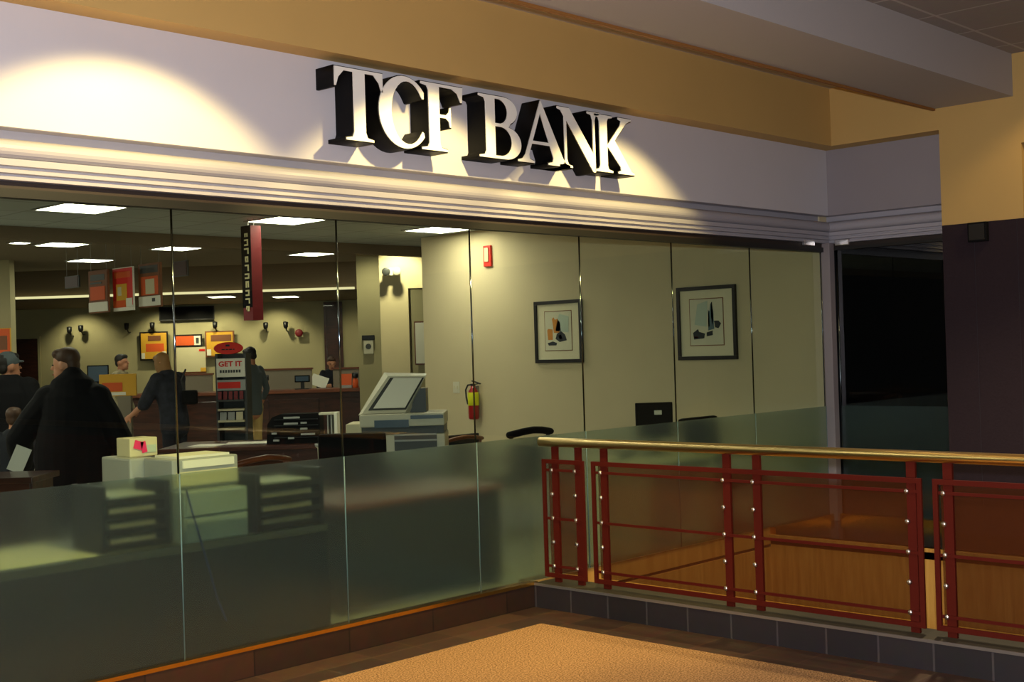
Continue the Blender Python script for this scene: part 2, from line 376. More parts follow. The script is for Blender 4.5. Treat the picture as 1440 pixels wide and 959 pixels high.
# storefront glass: panes 1.027 m wide with polished vertical seams, frosted up to 1.07 m
joints = [.258 + 1.027*k for k in range(-1, 10)]
joints[-1] = 9.56
n = 0
for a, b in zip(joints, joints[1:]):
    n += 1
    p = struct('window_%d' % n, MB().box(a+.004, 5.496, .158, b-.004, 5.506, 2.38), M['glass'])
    MB().box(a+.004, 5.489, .158, b-.004, 5.494, 1.07).build('frosted_band', M['frost'], p)
    MB().cyl((b, 5.50, 1.07), (b, 5.50, 2.38), .0055, n=12).build('polished_seam', M['chrome'], p, True)
    MB().cyl((b, 5.4905, .158), (b, 5.4905, 1.07), .0035, n=12).build('frosted_edge', M['edge'], p, True)  # pale teal colour stands in for the glow of the glass edge
n += 1
p = struct('window_%d' % n, MB().box(9.668, 4.37, .158, 9.678, 5.41, 2.39), M['dark_glass'])
MB().box(9.660, 4.37, .158, 9.665, 5.41, 1.07).build('frosted_band', M['frost'], p)
MB().cyl((9.665, 5.405, .158), (9.665, 5.405, 2.39), .006, n=12).build('polished_seam', M['chrome'], p, True)
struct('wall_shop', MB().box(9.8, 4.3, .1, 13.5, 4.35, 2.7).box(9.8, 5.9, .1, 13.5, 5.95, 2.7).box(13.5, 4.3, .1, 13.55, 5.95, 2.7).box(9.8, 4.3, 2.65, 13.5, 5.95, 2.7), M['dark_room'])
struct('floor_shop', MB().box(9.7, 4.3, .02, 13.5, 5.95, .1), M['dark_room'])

# ================================================================== the sign letters
def arc(cx, cy, rx, ry, a0, a1, n=14): return [(cx+rx*math.cos(math.radians(a0+(a1-a0)*i/n)), cy+ry*math.sin(math.radians(a0+(a1-a0)*i/n))) for i in range(n+1)]
G = {}
G['T'] = [[(.0,.40),(.0,.285),(.018,.285),(.035,.335),(.07,.372),(.125,.372),(.125,.055),(.115,.03),(.07,.022),(.07,.0),(.27,.0),(.27,.022),(.225,.03),(.215,.055),(.215,.372),(.27,.372),(.305,.335),(.322,.285),(.34,.285),(.34,.40)]]
G['C'] = [arc(.19,.20,.19,.21,38,322,30) + [(.335,.098),(.318,.11)] + arc(.215,.20,.115,.172,312,48,24) + [(.318,.285),(.338,.285)]]
G['F'] = [[(.0,.40),(.0,.378),(.045,.37),(.055,.35),(.055,.05),(.045,.03),(.0,.022),(.0,.0),(.20,.0),(.20,.022),(.155,.03),(.145,.05),(.145,.195),(.185,.195),(.205,.18),(.212,.145),(.23,.145),(.23,.27),(.212,.27),(.205,.24),(.185,.224),(.145,.224),(.145,.372),(.235,.372),(.275,.352),(.30,.30),(.318,.30),(.325,.40)]]
G['B'] = [[(.0,.39),(.0,.368),(.045,.36),(.055,.34),(.055,.05),(.045,.03),(.0,.022),(.0,.0)] + [(.20,.0)] + arc(.22,.105,.135,.105,-80,75,14) + arc(.205,.30,.12,.09,-60,90,12),
          [(.14,.225),(.14,.362),(.17,.362)] + arc(.165,.293,.07,.069,80,-80,10), [(.14,.028),(.14,.195),(.17,.195)] + arc(.18,.112,.088,.083,85,-85,12)]
G['A'] = [[(.215,.41),(.415,.05),(.435,.03),(.475,.022),(.475,.0),(.265,.0),(.265,.022),(.305,.03),(.312,.05),(.285,.12),(.13,.12),(.105,.055),(.11,.032),(.15,.022),(.15,.0),(.0,.0),(.0,.022),(.04,.032),(.065,.06),(.205,.41)], [(.142,.15),(.272,.15),(.205,.31)]]
G['N'] = [[(.0,.395),(.0,.373),(.035,.363),(.06,.33),(.06,.06),(.05,.03),(.01,.022),(.01,.0),(.14,.0),(.14,.022),(.10,.03),(.09,.06),(.09,.29),(.325,-.012),(.355,-.012),(.355,.335),(.365,.365),(.405,.373),(.405,.395),(.275,.395),(.275,.373),(.315,.365),(.325,.335),(.325,.13),(.115,.395)]]
G['K'] = [[(.0,.39),(.0,.368),(.045,.36),(.055,.34),(.055,.05),(.045,.03),(.0,.022),(.0,.0),(.20,.0),(.20,.022),(.155,.03),(.145,.05),(.145,.165),(.27,.05),(.275,.032),(.245,.022),(.245,.0),(.43,.0),(.43,.022),(.395,.035),(.225,.225),(.345,.345),(.38,.362),(.405,.368),(.405,.39),(.255,.39),(.255,.368),(.285,.36),(.275,.335),(.145,.20),(.145,.34),(.155,.36),(.20,.368),(.20,.39)]]
sign = thing('bank_sign', 'large white serif letters with black sides reading TCF BANK above the glass', 'sign', (4.23, 5.47, 2.785))
for ch, x0, x1 in (('T',4.231,4.579),('C',4.537,4.885),('F',4.853,5.195),('B',5.316,5.69),('A',5.650,6.146),('N',6.022,6.456),('K',6.385,6.812)):
    pl = G[ch]; w = max(x for x, _ in pl[0])
    k = (x1-x0)/w
    pl = [[(x*k, y) for x, y in q] for q in pl]
    me = outline_mesh(pl, .148)
    o = link('letter', me, M['letter'], sign); o.rotation_euler = (PI/2, 0, 0); o.location = (x0-4.23, -.078, 0)
    fm = outline_mesh(pl, .006, -.0055)
    f = link('letter_face', fm, M['face'], o); f.location = (0, 0, .077)
    f['label'] = 'white letter face'

# ================================================================== guard railing
RX = 5.93
rl = thing('guard_railing', 'oxide red guard railing with brass handrail beside the glass front', 'railing', (RX, 5.45, .152))
def L(y, z, x=RX): return (x-RX, y-5.45, z-.152)
mb = MB(); mb.cyl(L(5.457, 1.037), L(-4, 1.037), .029, n=24)
for k in (0,): pass
mb.build('handrail', M['rail'], rl, True)
post_y = [5.345, 5.152, 4.945, 4.05, 3.853, 2.947, 2.755, 1.86, 1.66, .75, .55]
for y in post_y:
    p = MB().box(.004, y-5.45-.024, 0, .022, y-5.45+.024, .868).build('post', M['red'], rl)
    if y > 1.8:
        for z in (.859, .707, .555, .403, .251):
            b = MB(); b.lathe([(.0, -.0), (.014, 0), (.014, -.006), (.009, -.013), (.0, -.014)], L(y+.022, z, RX+.004), 12, 'X')
            b.build('bolt', M['bolt'], p, True)
for y0, y1 in ((5.44, 5.093), (5.03, 2.885), (2.827, .68), (.62, -1.5)):
    a, b = y0-5.45, y1-5.45; t = .026; z0, z1 = .182-.152, .928-.152
    f = MB()
    f.box(-.012, b, z1-t, .002, a, z1).box(-.012, b, z0, .002, a, z0+t).box(-.012, a-t, z0+t, .002, a, z1-t).box(-.012, b, z0+t, .002, b+t, z1-t)
    fr = f.build('panel_frame', M['red'], rl)
    MB().box(.024, b+t, z0+t, .027, a-t, z1-t).build('mesh_panel', M['screen'], fr)
    for z in (.86, .553, .252):
        MB().box(-.004, b+t, z-.152-.008, .003, a-t, z-.152+.008).build('cross_bar', M['red'], fr)

# clamps at the head of the corner post
MB().box(0, 0, 0, .16, .03, .05, .006).build('glass_clamp', M['bright'], None, False, (9.24, 5.452, 2.42))
tag(C.objects['glass_clamp'], 'bright polished clamp at the glass head left of the silver corner post', 'clamp')
c2 = MB().box(0, 0, 0, .03, .13, .05, .006).build('glass_clamp', M['bright'], None, False, (9.612, 5.26, 2.425)); tag(c2, 'bright polished clamp right of the silver corner post, over the dark pane', 'clamp')
# black box on the plum column
t = thing('wall_speaker', 'small black square box fixed high on the plum fabric column', 'speaker', (9.46, 4.07, 2.345))
MB().box(-.05, -.075, 0, 0, .075, .15, .008).build('housing', M['matte_black'], t)
MB().box(-.056, -.06, .015, -.05, .06, .135).build('grille', M['black'], t)

# ================================================================== SETTING: the bank
struct('floor_bank', MB().box(-8, 5.6, -.1, 26, 36, 0), M['bank_carpet'])
struct('wall_bank_right', MB().box(9.62, 5.53, 0, 9.74, 10.59, 2.95), M['wallp'])
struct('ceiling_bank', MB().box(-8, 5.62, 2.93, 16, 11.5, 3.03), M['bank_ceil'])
struct('trim_20', MB().box(-8, 11.5, 2.81, 17, 11.62, 3.35), M['bulk'])
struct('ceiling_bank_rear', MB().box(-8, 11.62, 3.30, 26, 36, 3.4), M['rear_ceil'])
uL, _ = uz(-60, 480, 27); uR, _ = uz(700, 480, 27)
struct('wall_bank_back', MB().box(uL-3, 27, 0, uR, 27.15, 2.95), M['bank_wall'], rz=RZ)
struct('trim_21', MB().box(uL-3, 22.6, 2.80, uz(535, 480, 22.6)[0], 22.75, 3.30).box(uL-3, 22.75, 2.80, uz(535, 480, 22.6)[0], 27, 2.86), M['bulk'], rz=RZ)
# column and wall to the right of the teller line
a0, a1 = uz(536, 480, 16.5)[0], uz(576, 480, 16.5)[0]
struct('wall_bank_column', MB().box(a0, 16.5, 0, a1, 16.9, 3.3).box(a1, 16.5, uz(585, 405, 16.5)[1], a1+.6, 16.9, 3.3), M['wallp'], rz=RZ)
b0 = uz(504, 480, 18)[0]
struct('wall_bank_niche', MB().box(b0, 18, 0, uz(640, 480, 18)[0], 18.15, 3.3), M['bank_wall'], rz=RZ)
# end wall further left with the poster
cL = uz(16, 480, 20)[0]
struct('wall_bank_left', MB().box(cL-4, 20, 0, cL, 20.2, 3.3), M['bank_wall'], rz=RZ)
# door and dark recess in the back wall
def dr(name, p0, p1, w):
    x0, z1 = uz(p0[0], p0[1], w); x1, _ = uz(p1[0], p1[1], w)
    d = struct(name, MB().box(x0+.05, w-.03, .01, x1-.05, w, z1-.05), M['mahog'], rz=RZ)
    MB().box(x0, w-.05, 0, x0+.05, w, z1).box(x1-.05, w-.05, 0, x1, w, z1).box(x0+.05, w-.05, z1-.05, x1-.05, w, z1).build('door_frame', M['bank_wall'] if name == 'door_1' else M['mahog'], d)
    MB().ball((x1-.12, w-.06, 1.0), .03).build('door_knob', M['metal'], d, True)
dr('door_1', (18, 474), (57, 474), 26.98)
dr('door_2', (455, 425), (481, 425), 26.98)

# ------------------------------------------------------------------ ceiling light panels
def panel(px, py, z, label, size=.59, rz=0):
    p = on_z(px, py, z)
    t = thing('ceiling_light', label, 'ceiling light', (p.x, p.y, z), rz, 'square ceiling light panels')
    h = size/2
    MB().box(-h, -h, -.012, h, -h+.025, 0).box(-h, h-.025, -.012, h, h, 0).box(-h, -h+.025, -.012, -h+.025, h-.025, 0).box(h-.025, -h+.025, -.012, h, h-.025, 0).build('light_frame', M['lgrey'], t)
    MB().box(-h+.025, -h+.025, -.009, h-.025, h-.025, -.001).build('diffuser', M['panel'], t)
panel(114, 292, 2.928, 'bright square ceiling light, leftmost of the row nearest the glass')
panel(404, 309, 2.928, 'bright square ceiling light of the row nearest the glass, right beside the tall maroon sign')
panel(619, 322, 2.928, 'bright square ceiling light, rightmost of the row nearest the glass, by the picture wall')
panel(87, 343.5, 3.298, 'small looking rear ceiling light, above and left of the brown hanging poster')
panel(127, 366, 3.298, 'rear ceiling light just above the leftmost hanging poster')
panel(248, 349, 3.298, 'rear ceiling light between the hanging posters and the maroon sign')
panel(438, 357, 3.298, 'rear ceiling light to the right of the tall maroon sign')
panel(588, 362, 3.298, 'rear ceiling light above the lit beige column')
panel(28, 341, 3.298, 'small rear ceiling light at the far left edge of the bank', .27)
for px, lab in ((312, 'small glowing panel standing for a reflection under the far soffit left of the maroon sign'), (402, 'small glowing panel standing for a reflection under the far soffit right of the maroon sign')):
    panel(px, 417, 2.798, lab, .5, RZ)  # glowing panels added in place of two small reflections
x0 = uz(-30, 480, 22.5)[0]; x1 = uz(500, 480, 22.5)[0]
t = MB().box(x0, 22.52, 2.80, x1, 22.6, 2.84).build('cove_light', M['cove'], None, rz=RZ)
tag(t, 'long glowing light strip along the foot of the far bulkhead', 'light')

# ------------------------------------------------------------------ pictures on the right wall
def picture(name, label, y0, y1, z0, z1, art):
    yc = (y0+y1)/2; t = thing(name, label, 'picture', (9.62, yc, z0)); w = abs(y1-y0)/2; h = z1-z0; b = .035
    MB().box(-.03, -w, 0, 0, w, b, .003).box(-.03, -w, h-b, 0, w, h, .003).box(-.03, -w, b, 0, -w+b, h-b, .003).box(-.03, w-b, b, 0, w, h-b, .003).build('picture_frame', M['frame'], t)
    m = MB().box(-.014, -w+b, b, -.004, w-b, h-b).build('mat_board', M['mat_board'], t)
    a, c = w*.58, h*.165
    MB().box(-.016, -a, c*1.15, -.014, a, h-c).build('mat_edge', M['brownp'], m)
    pr = MB().box(-.018, -a+.008, c*1.15+.008, -.016, a-.008, h-c-.008).build('print', M['mat_inner'], t)
    for nm, mm, polys in art:
        q = MB()
        for pl in polys: q.prism([(-u*a*1.0, c*1.15 + v*(h-2.15*c)) for u, v in pl], 'X', -.0195, -.018)
        q.build(nm, M[mm], pr)
art1 = [('painted_sky', 'pgreen', [[(-.2,.5),(.75,.45),(.8,.85),(.1,.92)]]),
        ('painted_tower', 'ochre_ink', [[(-.42,.8),(-.3,.84),(-.22,.78),(0,.8),(.1,.72),(.1,.45),(-.3,.45)], [(-.8,.52),(-.72,.56),(-.4,.54),(-.4,.28),(-.75,.28)]]),
        ('painted_shadow', 'pdark', [[(.05,.74),(.16,.72),(.2,.5),(.05,.5)], [(-.1,.42),(.2,.5),(.5,.4),(.62,.26),(.1,.22),(-.2,.3)], [(-.8,.2),(-.4,.24),(-.1,.2),(-.15,.14),(-.7,.14)]]),
        ('painted_highlight', 'pblue', [[(.0,.36),(.2,.42),(.3,.3),(.1,.27)]])]
picture('framed_picture', 'black framed print of an orange tower on the beige wall, nearer the extinguisher', 8.862, 8.22, 1.482, 2.117, art1)
art2 = [('painted_sky', 'pgreen', [[(-.7,.45),(.0,.4),(.1,.95),(-.5,.88)]]),
        ('painted_spires', 'pblue', [[(.12,.75),(.2,.72),(.26,.88),(.34,.9),(.42,.7),(.45,.35),(.1,.32)]]),
        ('painted_dark_spires', 'pdark', [[(.3,.9),(.36,.92),(.42,.6),(.36,.4),(.28,.6)], [(.12,.7),(.18,.72),(.2,.4),(.1,.4)], [(.45,.52),(.7,.52),(.85,.46),(.7,.36),(.5,.38)], [(-.8,.28),(-.65,.32),(-.5,.36),(-.45,.3),(-.1,.26),(-.15,.16),(-.75,.14)], [(.0,.28),(.35,.32),(.35,.22),(.0,.2)]]),
        ('painted_red_boat', 'redp', [[(-.75,.2),(-.5,.2),(-.5,.17),(-.72,.17)]])]
picture('framed_picture', 'black framed print of blue spires on the beige wall, nearer the silver post', 7.043, 6.39, 1.482, 2.160, art2)

# fire extinguisher
t = thing('fire_extinguisher', 'red fire extinguisher with yellow label hanging on the beige wall', 'extinguisher', (9.55, 9.75, .89))
MB().lathe([(.0,0),(.045,.0),(.055,.01),(.058,.03),(.058,.27),(.05,.31),(.03,.335),(.02,.36),(.0,.362)]).build('cylinder_body', M['ext_red'], t, True)
MB().lathe([(.0595,.15),(.0605,.152),(.0605,.29),(.0595,.292)]).build('yellow_label', M['ext_yel'], t, True)['label'] = 'yellow label band'
MB().box(-.018,-.018,.355,.018,.018,.385).rbox((0,-.05,.40),(.02,.13,.012),(.25,0,0)).rbox((0,-.045,.38),(.018,.10,.01),(-.1,0,0)).build('valve_handle', M['black'], t)
MB().tube([(0,.02,.375),(-.01,.07,.37),(-.02,.095,.32),(-.02,.09,.24),(-.015,.075,.17)], .009, 8).build('hose', M['black'], t, True)
MB().box(.045,-.02,.1,.07,.02,.36).build('wall_bracket', M['metal'], t)
# wall plate, alarm
t = thing('light_switch', 'cream switch plate on the beige wall left of the fire extinguisher', 'switch', (9.62, 10.08, 1.17))
MB().box(-.008,-.05,0,0,.05,.125,.003).build('plate', M['cream'], t); [MB().box(-.014,a,.045,-.008,a+.015,.08).build('toggle', M['laminate'], t) for a in (-.03, .015)]
t = thing('fire_alarm', 'small red fire alarm strobe high on the beige wall', 'alarm', (9.62, 9.52, 2.53))
MB().box(-.03,-.055,0,0,.055,.225,.006).build('alarm_body', M['redp'], t); MB().box(-.042,-.03,.05,-.03,.03,.2,.004).build('strobe_lens', M['wallp'], t)
t = thing('wall_phone', 'white wall phone with black top beside the lit column', 'phone', (*at(519, 498, 17.98).xy, at(519, 498, 17.98).z), RZ)
MB().box(-.07,-.05,0,.07,0,.26,.01).build('phone_body', M['cream'], t); MB().box(-.09,-.06,.2,.09,-.0,.27,.01).build('black_top', M['black'], t); MB().lathe([(.0,-.058),(.04,-.056),(.04,-.05),(0,-.05)], (0,0,.11), 14, 'Y').build('dial', M['dgrey'], t)
p = at(552, 388, 16.48)
t = thing('emergency_light', 'white two headed emergency light at the top of the lit column', 'lamp', (p.x, p.y, p.z), RZ)
MB().box(-.1,-.08,0,.1,0,.1,.01).build('battery_case', M['cream'], t)
for s in (-1, 1): 
    h = MB().lathe([(.02,0),(.05,-.03),(.055,-.07),(.05,-.075),(.0,-.07)], (s*.07,-.08,.05), 14, 'Y').build('lamp_head', M['dgrey'] if s < 0 else M['cream'], t, True)
p = at(590, 513, 17.95)
t = thing('framed_notice', 'bright framed notice in the niche right of the lit column', 'picture', (p.x, p.y, p.z), RZ)
MB().box(-.06,-.03,0,.1,0,.62,.004).build('notice_frame', M['cherry'], t); MB().box(-.045,-.034,.02,.085,-.03,.6).build('notice_sheet', M['paper'], t)

# ------------------------------------------------------------------ back wall signs
def wallsign(name, label, cat, p0, p1, w, layers, base='frame', group=None):
    x0, z1 = uz(*p0, w); x1, z0 = uz(*p1, w); W = x1-x0; Hh = z1-z0
    t = thing(name, label, cat, (0,0,0), RZ, group)
    p = at((p0[0]+p1[0])/2, p1[1], w); t.location = (p.x, p.y, z0)
    MB().box(-W/2, -.03, 0, W/2, 0, Hh).build('backing_board', M[base], t)
    for k, (nm, mm, a, b, c, d) in enumerate(layers):     # fractions: left, bottom, right, top
        MB().box(-W/2+a*W, -.036-.003*k, b*Hh, -W/2+c*W, -.03, d*Hh).build(nm, M[mm], t)
    return t, W, Hh
wallsign('wall_poster', 'amber and orange framed poster on the back wall, left one behind the leaning woman', 'poster', (197, 467), (238, 506), 26.9,
         [('poster_sheet','amber',.05,.05,.95,.95), ('orange_block','orange',.22,.3,.86,.58), ('printed_heading','brownp',.3,.68,.75,.86), ('white_block','paper',.06,.06,.18,.26), ('pale_block','paper',.8,.06,.94,.3)])
wallsign('wall_sign', 'small red and white sign between the two back wall posters', 'sign', (245, 471), (285, 487), 26.9,
         [('red_strip','orange',.04,.12,.72,.88), ('white_square','paper',.72,.12,.95,.88), ('mark','dgrey',.79,.25,.89,.72)])
wallsign('wall_poster', 'amber framed poster on the back wall behind the red oval rack', 'poster', (289, 466), (331, 501), 26.9,
         [('poster_sheet','amber',.05,.05,.95,.95), ('brown_block','brownp',.2,.6,.9,.85), ('orange_block','orange',.4,.3,.9,.5), ('white_block','paper',.06,.06,.2,.3)], 'brownp')
wallsign('notice_board', 'pale notice board with amber lower corner below the small red sign', 'board', (248, 489), (291, 524), 26.9,
         [('notice_sheet','laminate',.0,.05,1,1), ('amber_corner','amber',.82,.05,1,.2), ('red_tab','redp',.78,.84,.98,.92)], 'cherry')
wallsign('black_sign', 'long black sign panel high on the back wall under the soffit', 'sign', (224, 432), (302, 449), 26.9, [('sign_face','matte_black',.02,.08,.98,.92)])
wallsign('wall_poster', 'orange poster at the far left edge of the bank above the dark figure', 'poster', (-14, 462), (17, 497), 19.97,
         [('poster_sheet','orange',.03,.03,.97,.97), ('dark_figure','brownp',.45,.15,.85,.7)], 'amber')
t, W, Hh = wallsign('fire_bell', 'round red alarm on the back wall right of the wall spots', 'alarm', (415, 462), (427, 474), 26.9, [], 'bank_wall')
MB().lathe([(0,-.06),(.05,-.06),(.08,-.045),(.085,-.03),(0,-.03)], (0,0,.09), 20, 'Y').build('bell_dome', M['maroon'], t, True)
# spot heads on the back wall
def spot(px, py, label):
    p = at(px, py, 26.85)
    t = thing('wall_spotlight', label, 'spotlight', (p.x, p.y, p.z), RZ, 'small black wall spots on the back wall')
    MB().tube([(0,.14,-.05),(0,.02,-.05),(0,-.06,.02)], .015, 8).build('arm', M['black'], t, True)
    MB().lathe([(.03,.0),(.05,.04),(.055,.14),(.0,.15)], (0,-.1,.0), 12).build('lamp_head', M['black'], t, True)
for px, py, lab in ((375, 463, 'small black wall spot left of the pair beside the round red alarm'), (403, 462, 'small black wall spot nearest the round red alarm'), (180, 464, 'small black wall spot left of the amber poster'),
                    (216, 463, 'small black wall spot directly over the left amber poster'), (304, 462, 'small black wall spot over the poster behind the oval rack'),
                    (100, 469, 'small black wall spot, left one of the far left pair'), (116, 467, 'small black wall spot, right one of the far left pair')): spot(px, py, lab)

# ------------------------------------------------------------------ hanging signs
def hang(name, label, px0, pyt, px1, pyb, w, layers, base='brownp', group=None):
    """poster hung in the plane parallel to the right wall"""
    c = at((px0+px1)/2, (pyt+pyb)/2, w); X = c.x
    a = on_x(px0, pyt, X); b = on_x(px1, pyb, X); y0, y1 = b.y, a.y; z0 = on_x((px0+px1)/2, pyb, X).z; z1 = on_x((px0+px1)/2, pyt, X).z
    W = abs(y1-y0); Hh = z1-z0; top = 3.30 if c.y > 11.6 else 2.93
    t = thing(name, label, 'hanging sign', (X, (y0+y1)/2, z0), 0, group)
    MB().box(0, -W/2, 0, .02, W/2, Hh).build('backing_board', M[base], t)
    for k, (nm, mm, u0, v0, u1, v1) in enumerate(layers): MB().box(-.005-.002*k, W/2-u1*W, v0*Hh, 0, W/2-u0*W, v1*Hh).build(nm, M[mm], t)
    for s in (-1, 1): MB().cyl((.01, s*W*.4, Hh), (.01, s*W*.4, top-z0), .003, n=6).build('hanging_wire', M['metal'], t)
G1 = 'posters hanging in a row from the bank ceiling'
hang('hanging_poster', 'brown hanging poster with pale foot, leftmost of the three in a row', 124, 380, 153, 440, 14.2, [('brown_sheet','brownp',.03,.25,.97,.97), ('dark_heading','dgrey',.12,.76,.85,.9), ('dark_band','dgrey',.12,.68,.7,.72), ('red_block','orange',.12,.3,.86,.62), ('pale_foot','paper',.03,.03,.97,.25)], group=G1)
hang('hanging_poster', 'bright red hanging poster with amber picture, middle of the three', 158, 376, 188, 437, 14.0, [('red_sheet','redp',.02,.12,.98,.98), ('darker_band','orange',.1,.76,.9,.9), ('amber_picture','amber',.2,.12,.72,.62), ('pale_picture','laminate',.28,.35,.46,.55), ('amber_foot','orange',.05,.08,.65,.24), ('pale_foot','paper',.7,.08,.97,.28)], 'paper', G1)
hang('hanging_poster', 'brown hanging poster with pale picture, rightmost of the three', 194, 370, 227, 432, 13.8, [('brown_sheet','brownp',.03,.25,.97,.97), ('dark_heading','dgrey',.1,.78,.9,.95), ('orange_block','orange',.14,.28,.9,.7), ('pale_picture','laminate',.35,.3,.75,.64), ('pale_foot','paper',.03,.03,.97,.25), ('foot_mark','dgrey',.64,.12,.78,.2)], group=G1)
hang('hanging_sign', 'small dark red hanging sign left of the hanging posters', 91, 388, 111, 405, 16, [('red_face','dmaroon',.05,.06,.95,.94)], 'dgrey')
hang('hanging_sign', 'small dark red hanging sign right of the hanging posters', 241, 367, 264, 389, 15, [('red_face','dmaroon',.05,.06,.95,.94)], 'dgrey')
# tall maroon blade sign
w = 11.7; p = at(356, 450, w); top = 2.93
t = thing('blade_sign', 'tall narrow maroon sign with gold letters hanging from the bank ceiling', 'hanging sign', (p.x, p.y, p.z))
hgt = 2.86 - p.z
MB().box(0, 0, 0, .115, .15, hgt).build('sign_box', M['maroon'], t)
side = MB().box(-.006, .0, .12, 0, .15, hgt).build('black_side', M['matte_black'], t); side['label'] = 'black lettered side'
zz = hgt - .07
mb = MB()
for k, hh in enumerate((.035, .06, .055, .055, .06, .05, .06, .055, .05, .05)):
    w0 = .05 + .02*((k*7) % 3)/2
    mb.box(-.010, .065-w0/2, zz-hh, -.006, .065-w0/2+.018, zz).box(-.010, .065-w0/2+.018, zz-.014, -.006, .065+w0/2, zz)
    if k % 2: mb.box(-.010, .065-w0/2+.018, zz-hh, -.006, .065+w0/2, zz-hh+.014)
    if k % 3 == 0: mb.box(-.010, .065+w0/2-.018, zz-hh, -.006, .065+w0/2, zz-.014)
    zz -= hh + .022
mb.build('gold_lettering', M['goldp'], side)
for y in (.03, .12): MB().cyl((.055, y, hgt), (.055, y, top-p.z), .004, n=6).build('hanging_rod', M['metal'], t)

# ================================================================== furniture
def LOC(p): return (p.x, p.y, p.z)
def foot(px, py, w): p = at(px, py, w); return (p.x, p.y, 0)
# teller counter
c0 = uz(92, 550, 21.5)[0]; c1 = uz(527, 550, 21.5)[0]
pc = Vector((math.sin(PSI)*(c0+c1)/2 + math.cos(PSI)*21.5, -math.cos(PSI)*(c0+c1)/2 + math.sin(PSI)*21.5, 0))
t = thing('teller_counter', 'long dark mahogany teller counter in front of the lit back wall', 'counter', LOC(pc), RZ)
hw = (c1-c0)/2
MB().box(-hw, .05, 0, hw, .75, 1.0).build('counter_body', M['mahog'], t)
MB().box(-hw-.03, -.05, 1.0, hw+.03, .8, 1.06, .01).build('counter_top', M['cherry'], t)
for k in range(6):
    a = -hw + .1 + k*(2*hw-.1)/6; MB().box(a, .03, .12, a+(2*hw-.1)/6-.1, .05, .9, .006).build('front_panel', M['mahog'], t)
for p0, p1, yt, lab in ((252, 298, 526, 'grey fabric counter screen behind the leaning woman'), (362, 438, 519, 'grey fabric counter screen with wood cap right of the khaki man'), (468, 521, 517, 'grey fabric counter screen with wood cap behind the orange leaflet holder')):
    a, z1 = uz(p0, yt, 22.1); b, _ = uz(p1, yt, 22.1); q = at((p0+p1)/2, yt, 22.1)
    s = thing('counter_screen', lab, 'screen', (q.x, q.y, 1.06), RZ, 'grey screens on the teller counter')
    MB().box(-(b-a)/2, 0, 0, (b-a)/2, .05, z1-1.06-.03).build('fabric_panel', M['greypanel'], s)
    MB().box(-(b-a)/2-.02, -.02, z1-1.06-.03, (b-a)/2+.02, .07, z1-1.06).build('wood_cap', M['cherry'], s)
def monitor(px, w, z, ww, hh, label, rz, name='computer_monitor', mark=False, base=.12):
    q = at(px, 530, w); t = thing(name, label, 'monitor', (q.x, q.y, z), rz)
    MB().box(-ww/2, -.02, base, ww/2, .02, base+hh, .008).build('monitor_shell', M['matte_black'], t)
    MB().box(-ww/2+.02, -.024, base+.02, ww/2-.02, -.02, base+hh-.02).build('monitor_back' if mark else 'screen_face', M['matte_black'] if mark else M['bluep'], t)
    if mark: MB().box(-.0, -.027, base+hh*.66, .06, -.024, base+hh*.78).build('pale_mark', M['lgrey'], t)
    MB().box(-.03, -.01, .01, .03, .04, base+.03).build('stand_neck', M['black'], t)
    MB().box(-.12, -.09, 0, .12, .12, .014, .004).build('stand_foot', M['black'], t)
monitor(138, 21.9, 1.06, .36, .30, 'dark monitor on the teller counter at far left, beside the tan shirted teller', RZ+.3, base=.22)
monitor(425, 21.7, 1.06, .26, .12, 'small dark monitor on the teller counter below the wood capped screen', RZ)
q = at(487, 545, 21.65)
t = thing('leaflet_holder', 'orange leaflet holder on the teller counter at right', 'leaflet holder', (q.x, q.y, 1.06), RZ)
MB().box(-.1,-.05,0,.1,.05,.05).build('holder_base', M['lgrey'], t); MB().rbox((0,0,.14),(.19,.03,.2),(-.15,0,0)).build('orange_leaflet', M['orange'], t)
def bottle(px, w, label, capm, bm_):
    q = at(px, 545, w); t = thing('pump_bottle', label, 'bottle', (q.x, q.y, 1.06), RZ)
    MB().lathe([(0,0),(.045,0),(.05,.01),(.05,.13),(.03,.16),(.025,.17),(0,.17)]).build('bottle_body', M[bm_], t, True)
    MB().lathe([(0,.17),(.05,.17),(.055,.18),(.055,.26),(0,.265)]).build('bottle_cap', M[capm], t, True)
bottle(500, 21.65, 'dark capped orange bottle beside the orange leaflet holder', 'black', 'orange')
bottle(374, 21.65, 'dark capped orange bottle on the counter beside the khaki man', 'black', 'orange')

# sign stand by the leaning woman
t = thing('sign_stand', 'floor stand with amber and red sign left of the leaning woman', 'stand', foot(166, 540, 15.7), RZ)
zt = at(166, 526, 15.7).z; zb = at(166, 557, 15.7).z
MB().box(-.23, -.02, zb, .23, .02, zt, .006).build('sign_board', M['amber'], t)
MB().box(-.19, -.026, zb+.06, .06, -.02, zb+.17).build('red_block', M['orange'], t); MB().box(-.19, -.026, zb+.01, .1, -.02, zb+.05).build('pale_block', M['paper'], t)
MB().box(.0, -.03, .03, .16, .05, zb).build('pedestal', M['greypanel'], t); MB().box(-.2, -.18, 0, .24, .2, .03, .006).build('stand_foot', M['black'], t)

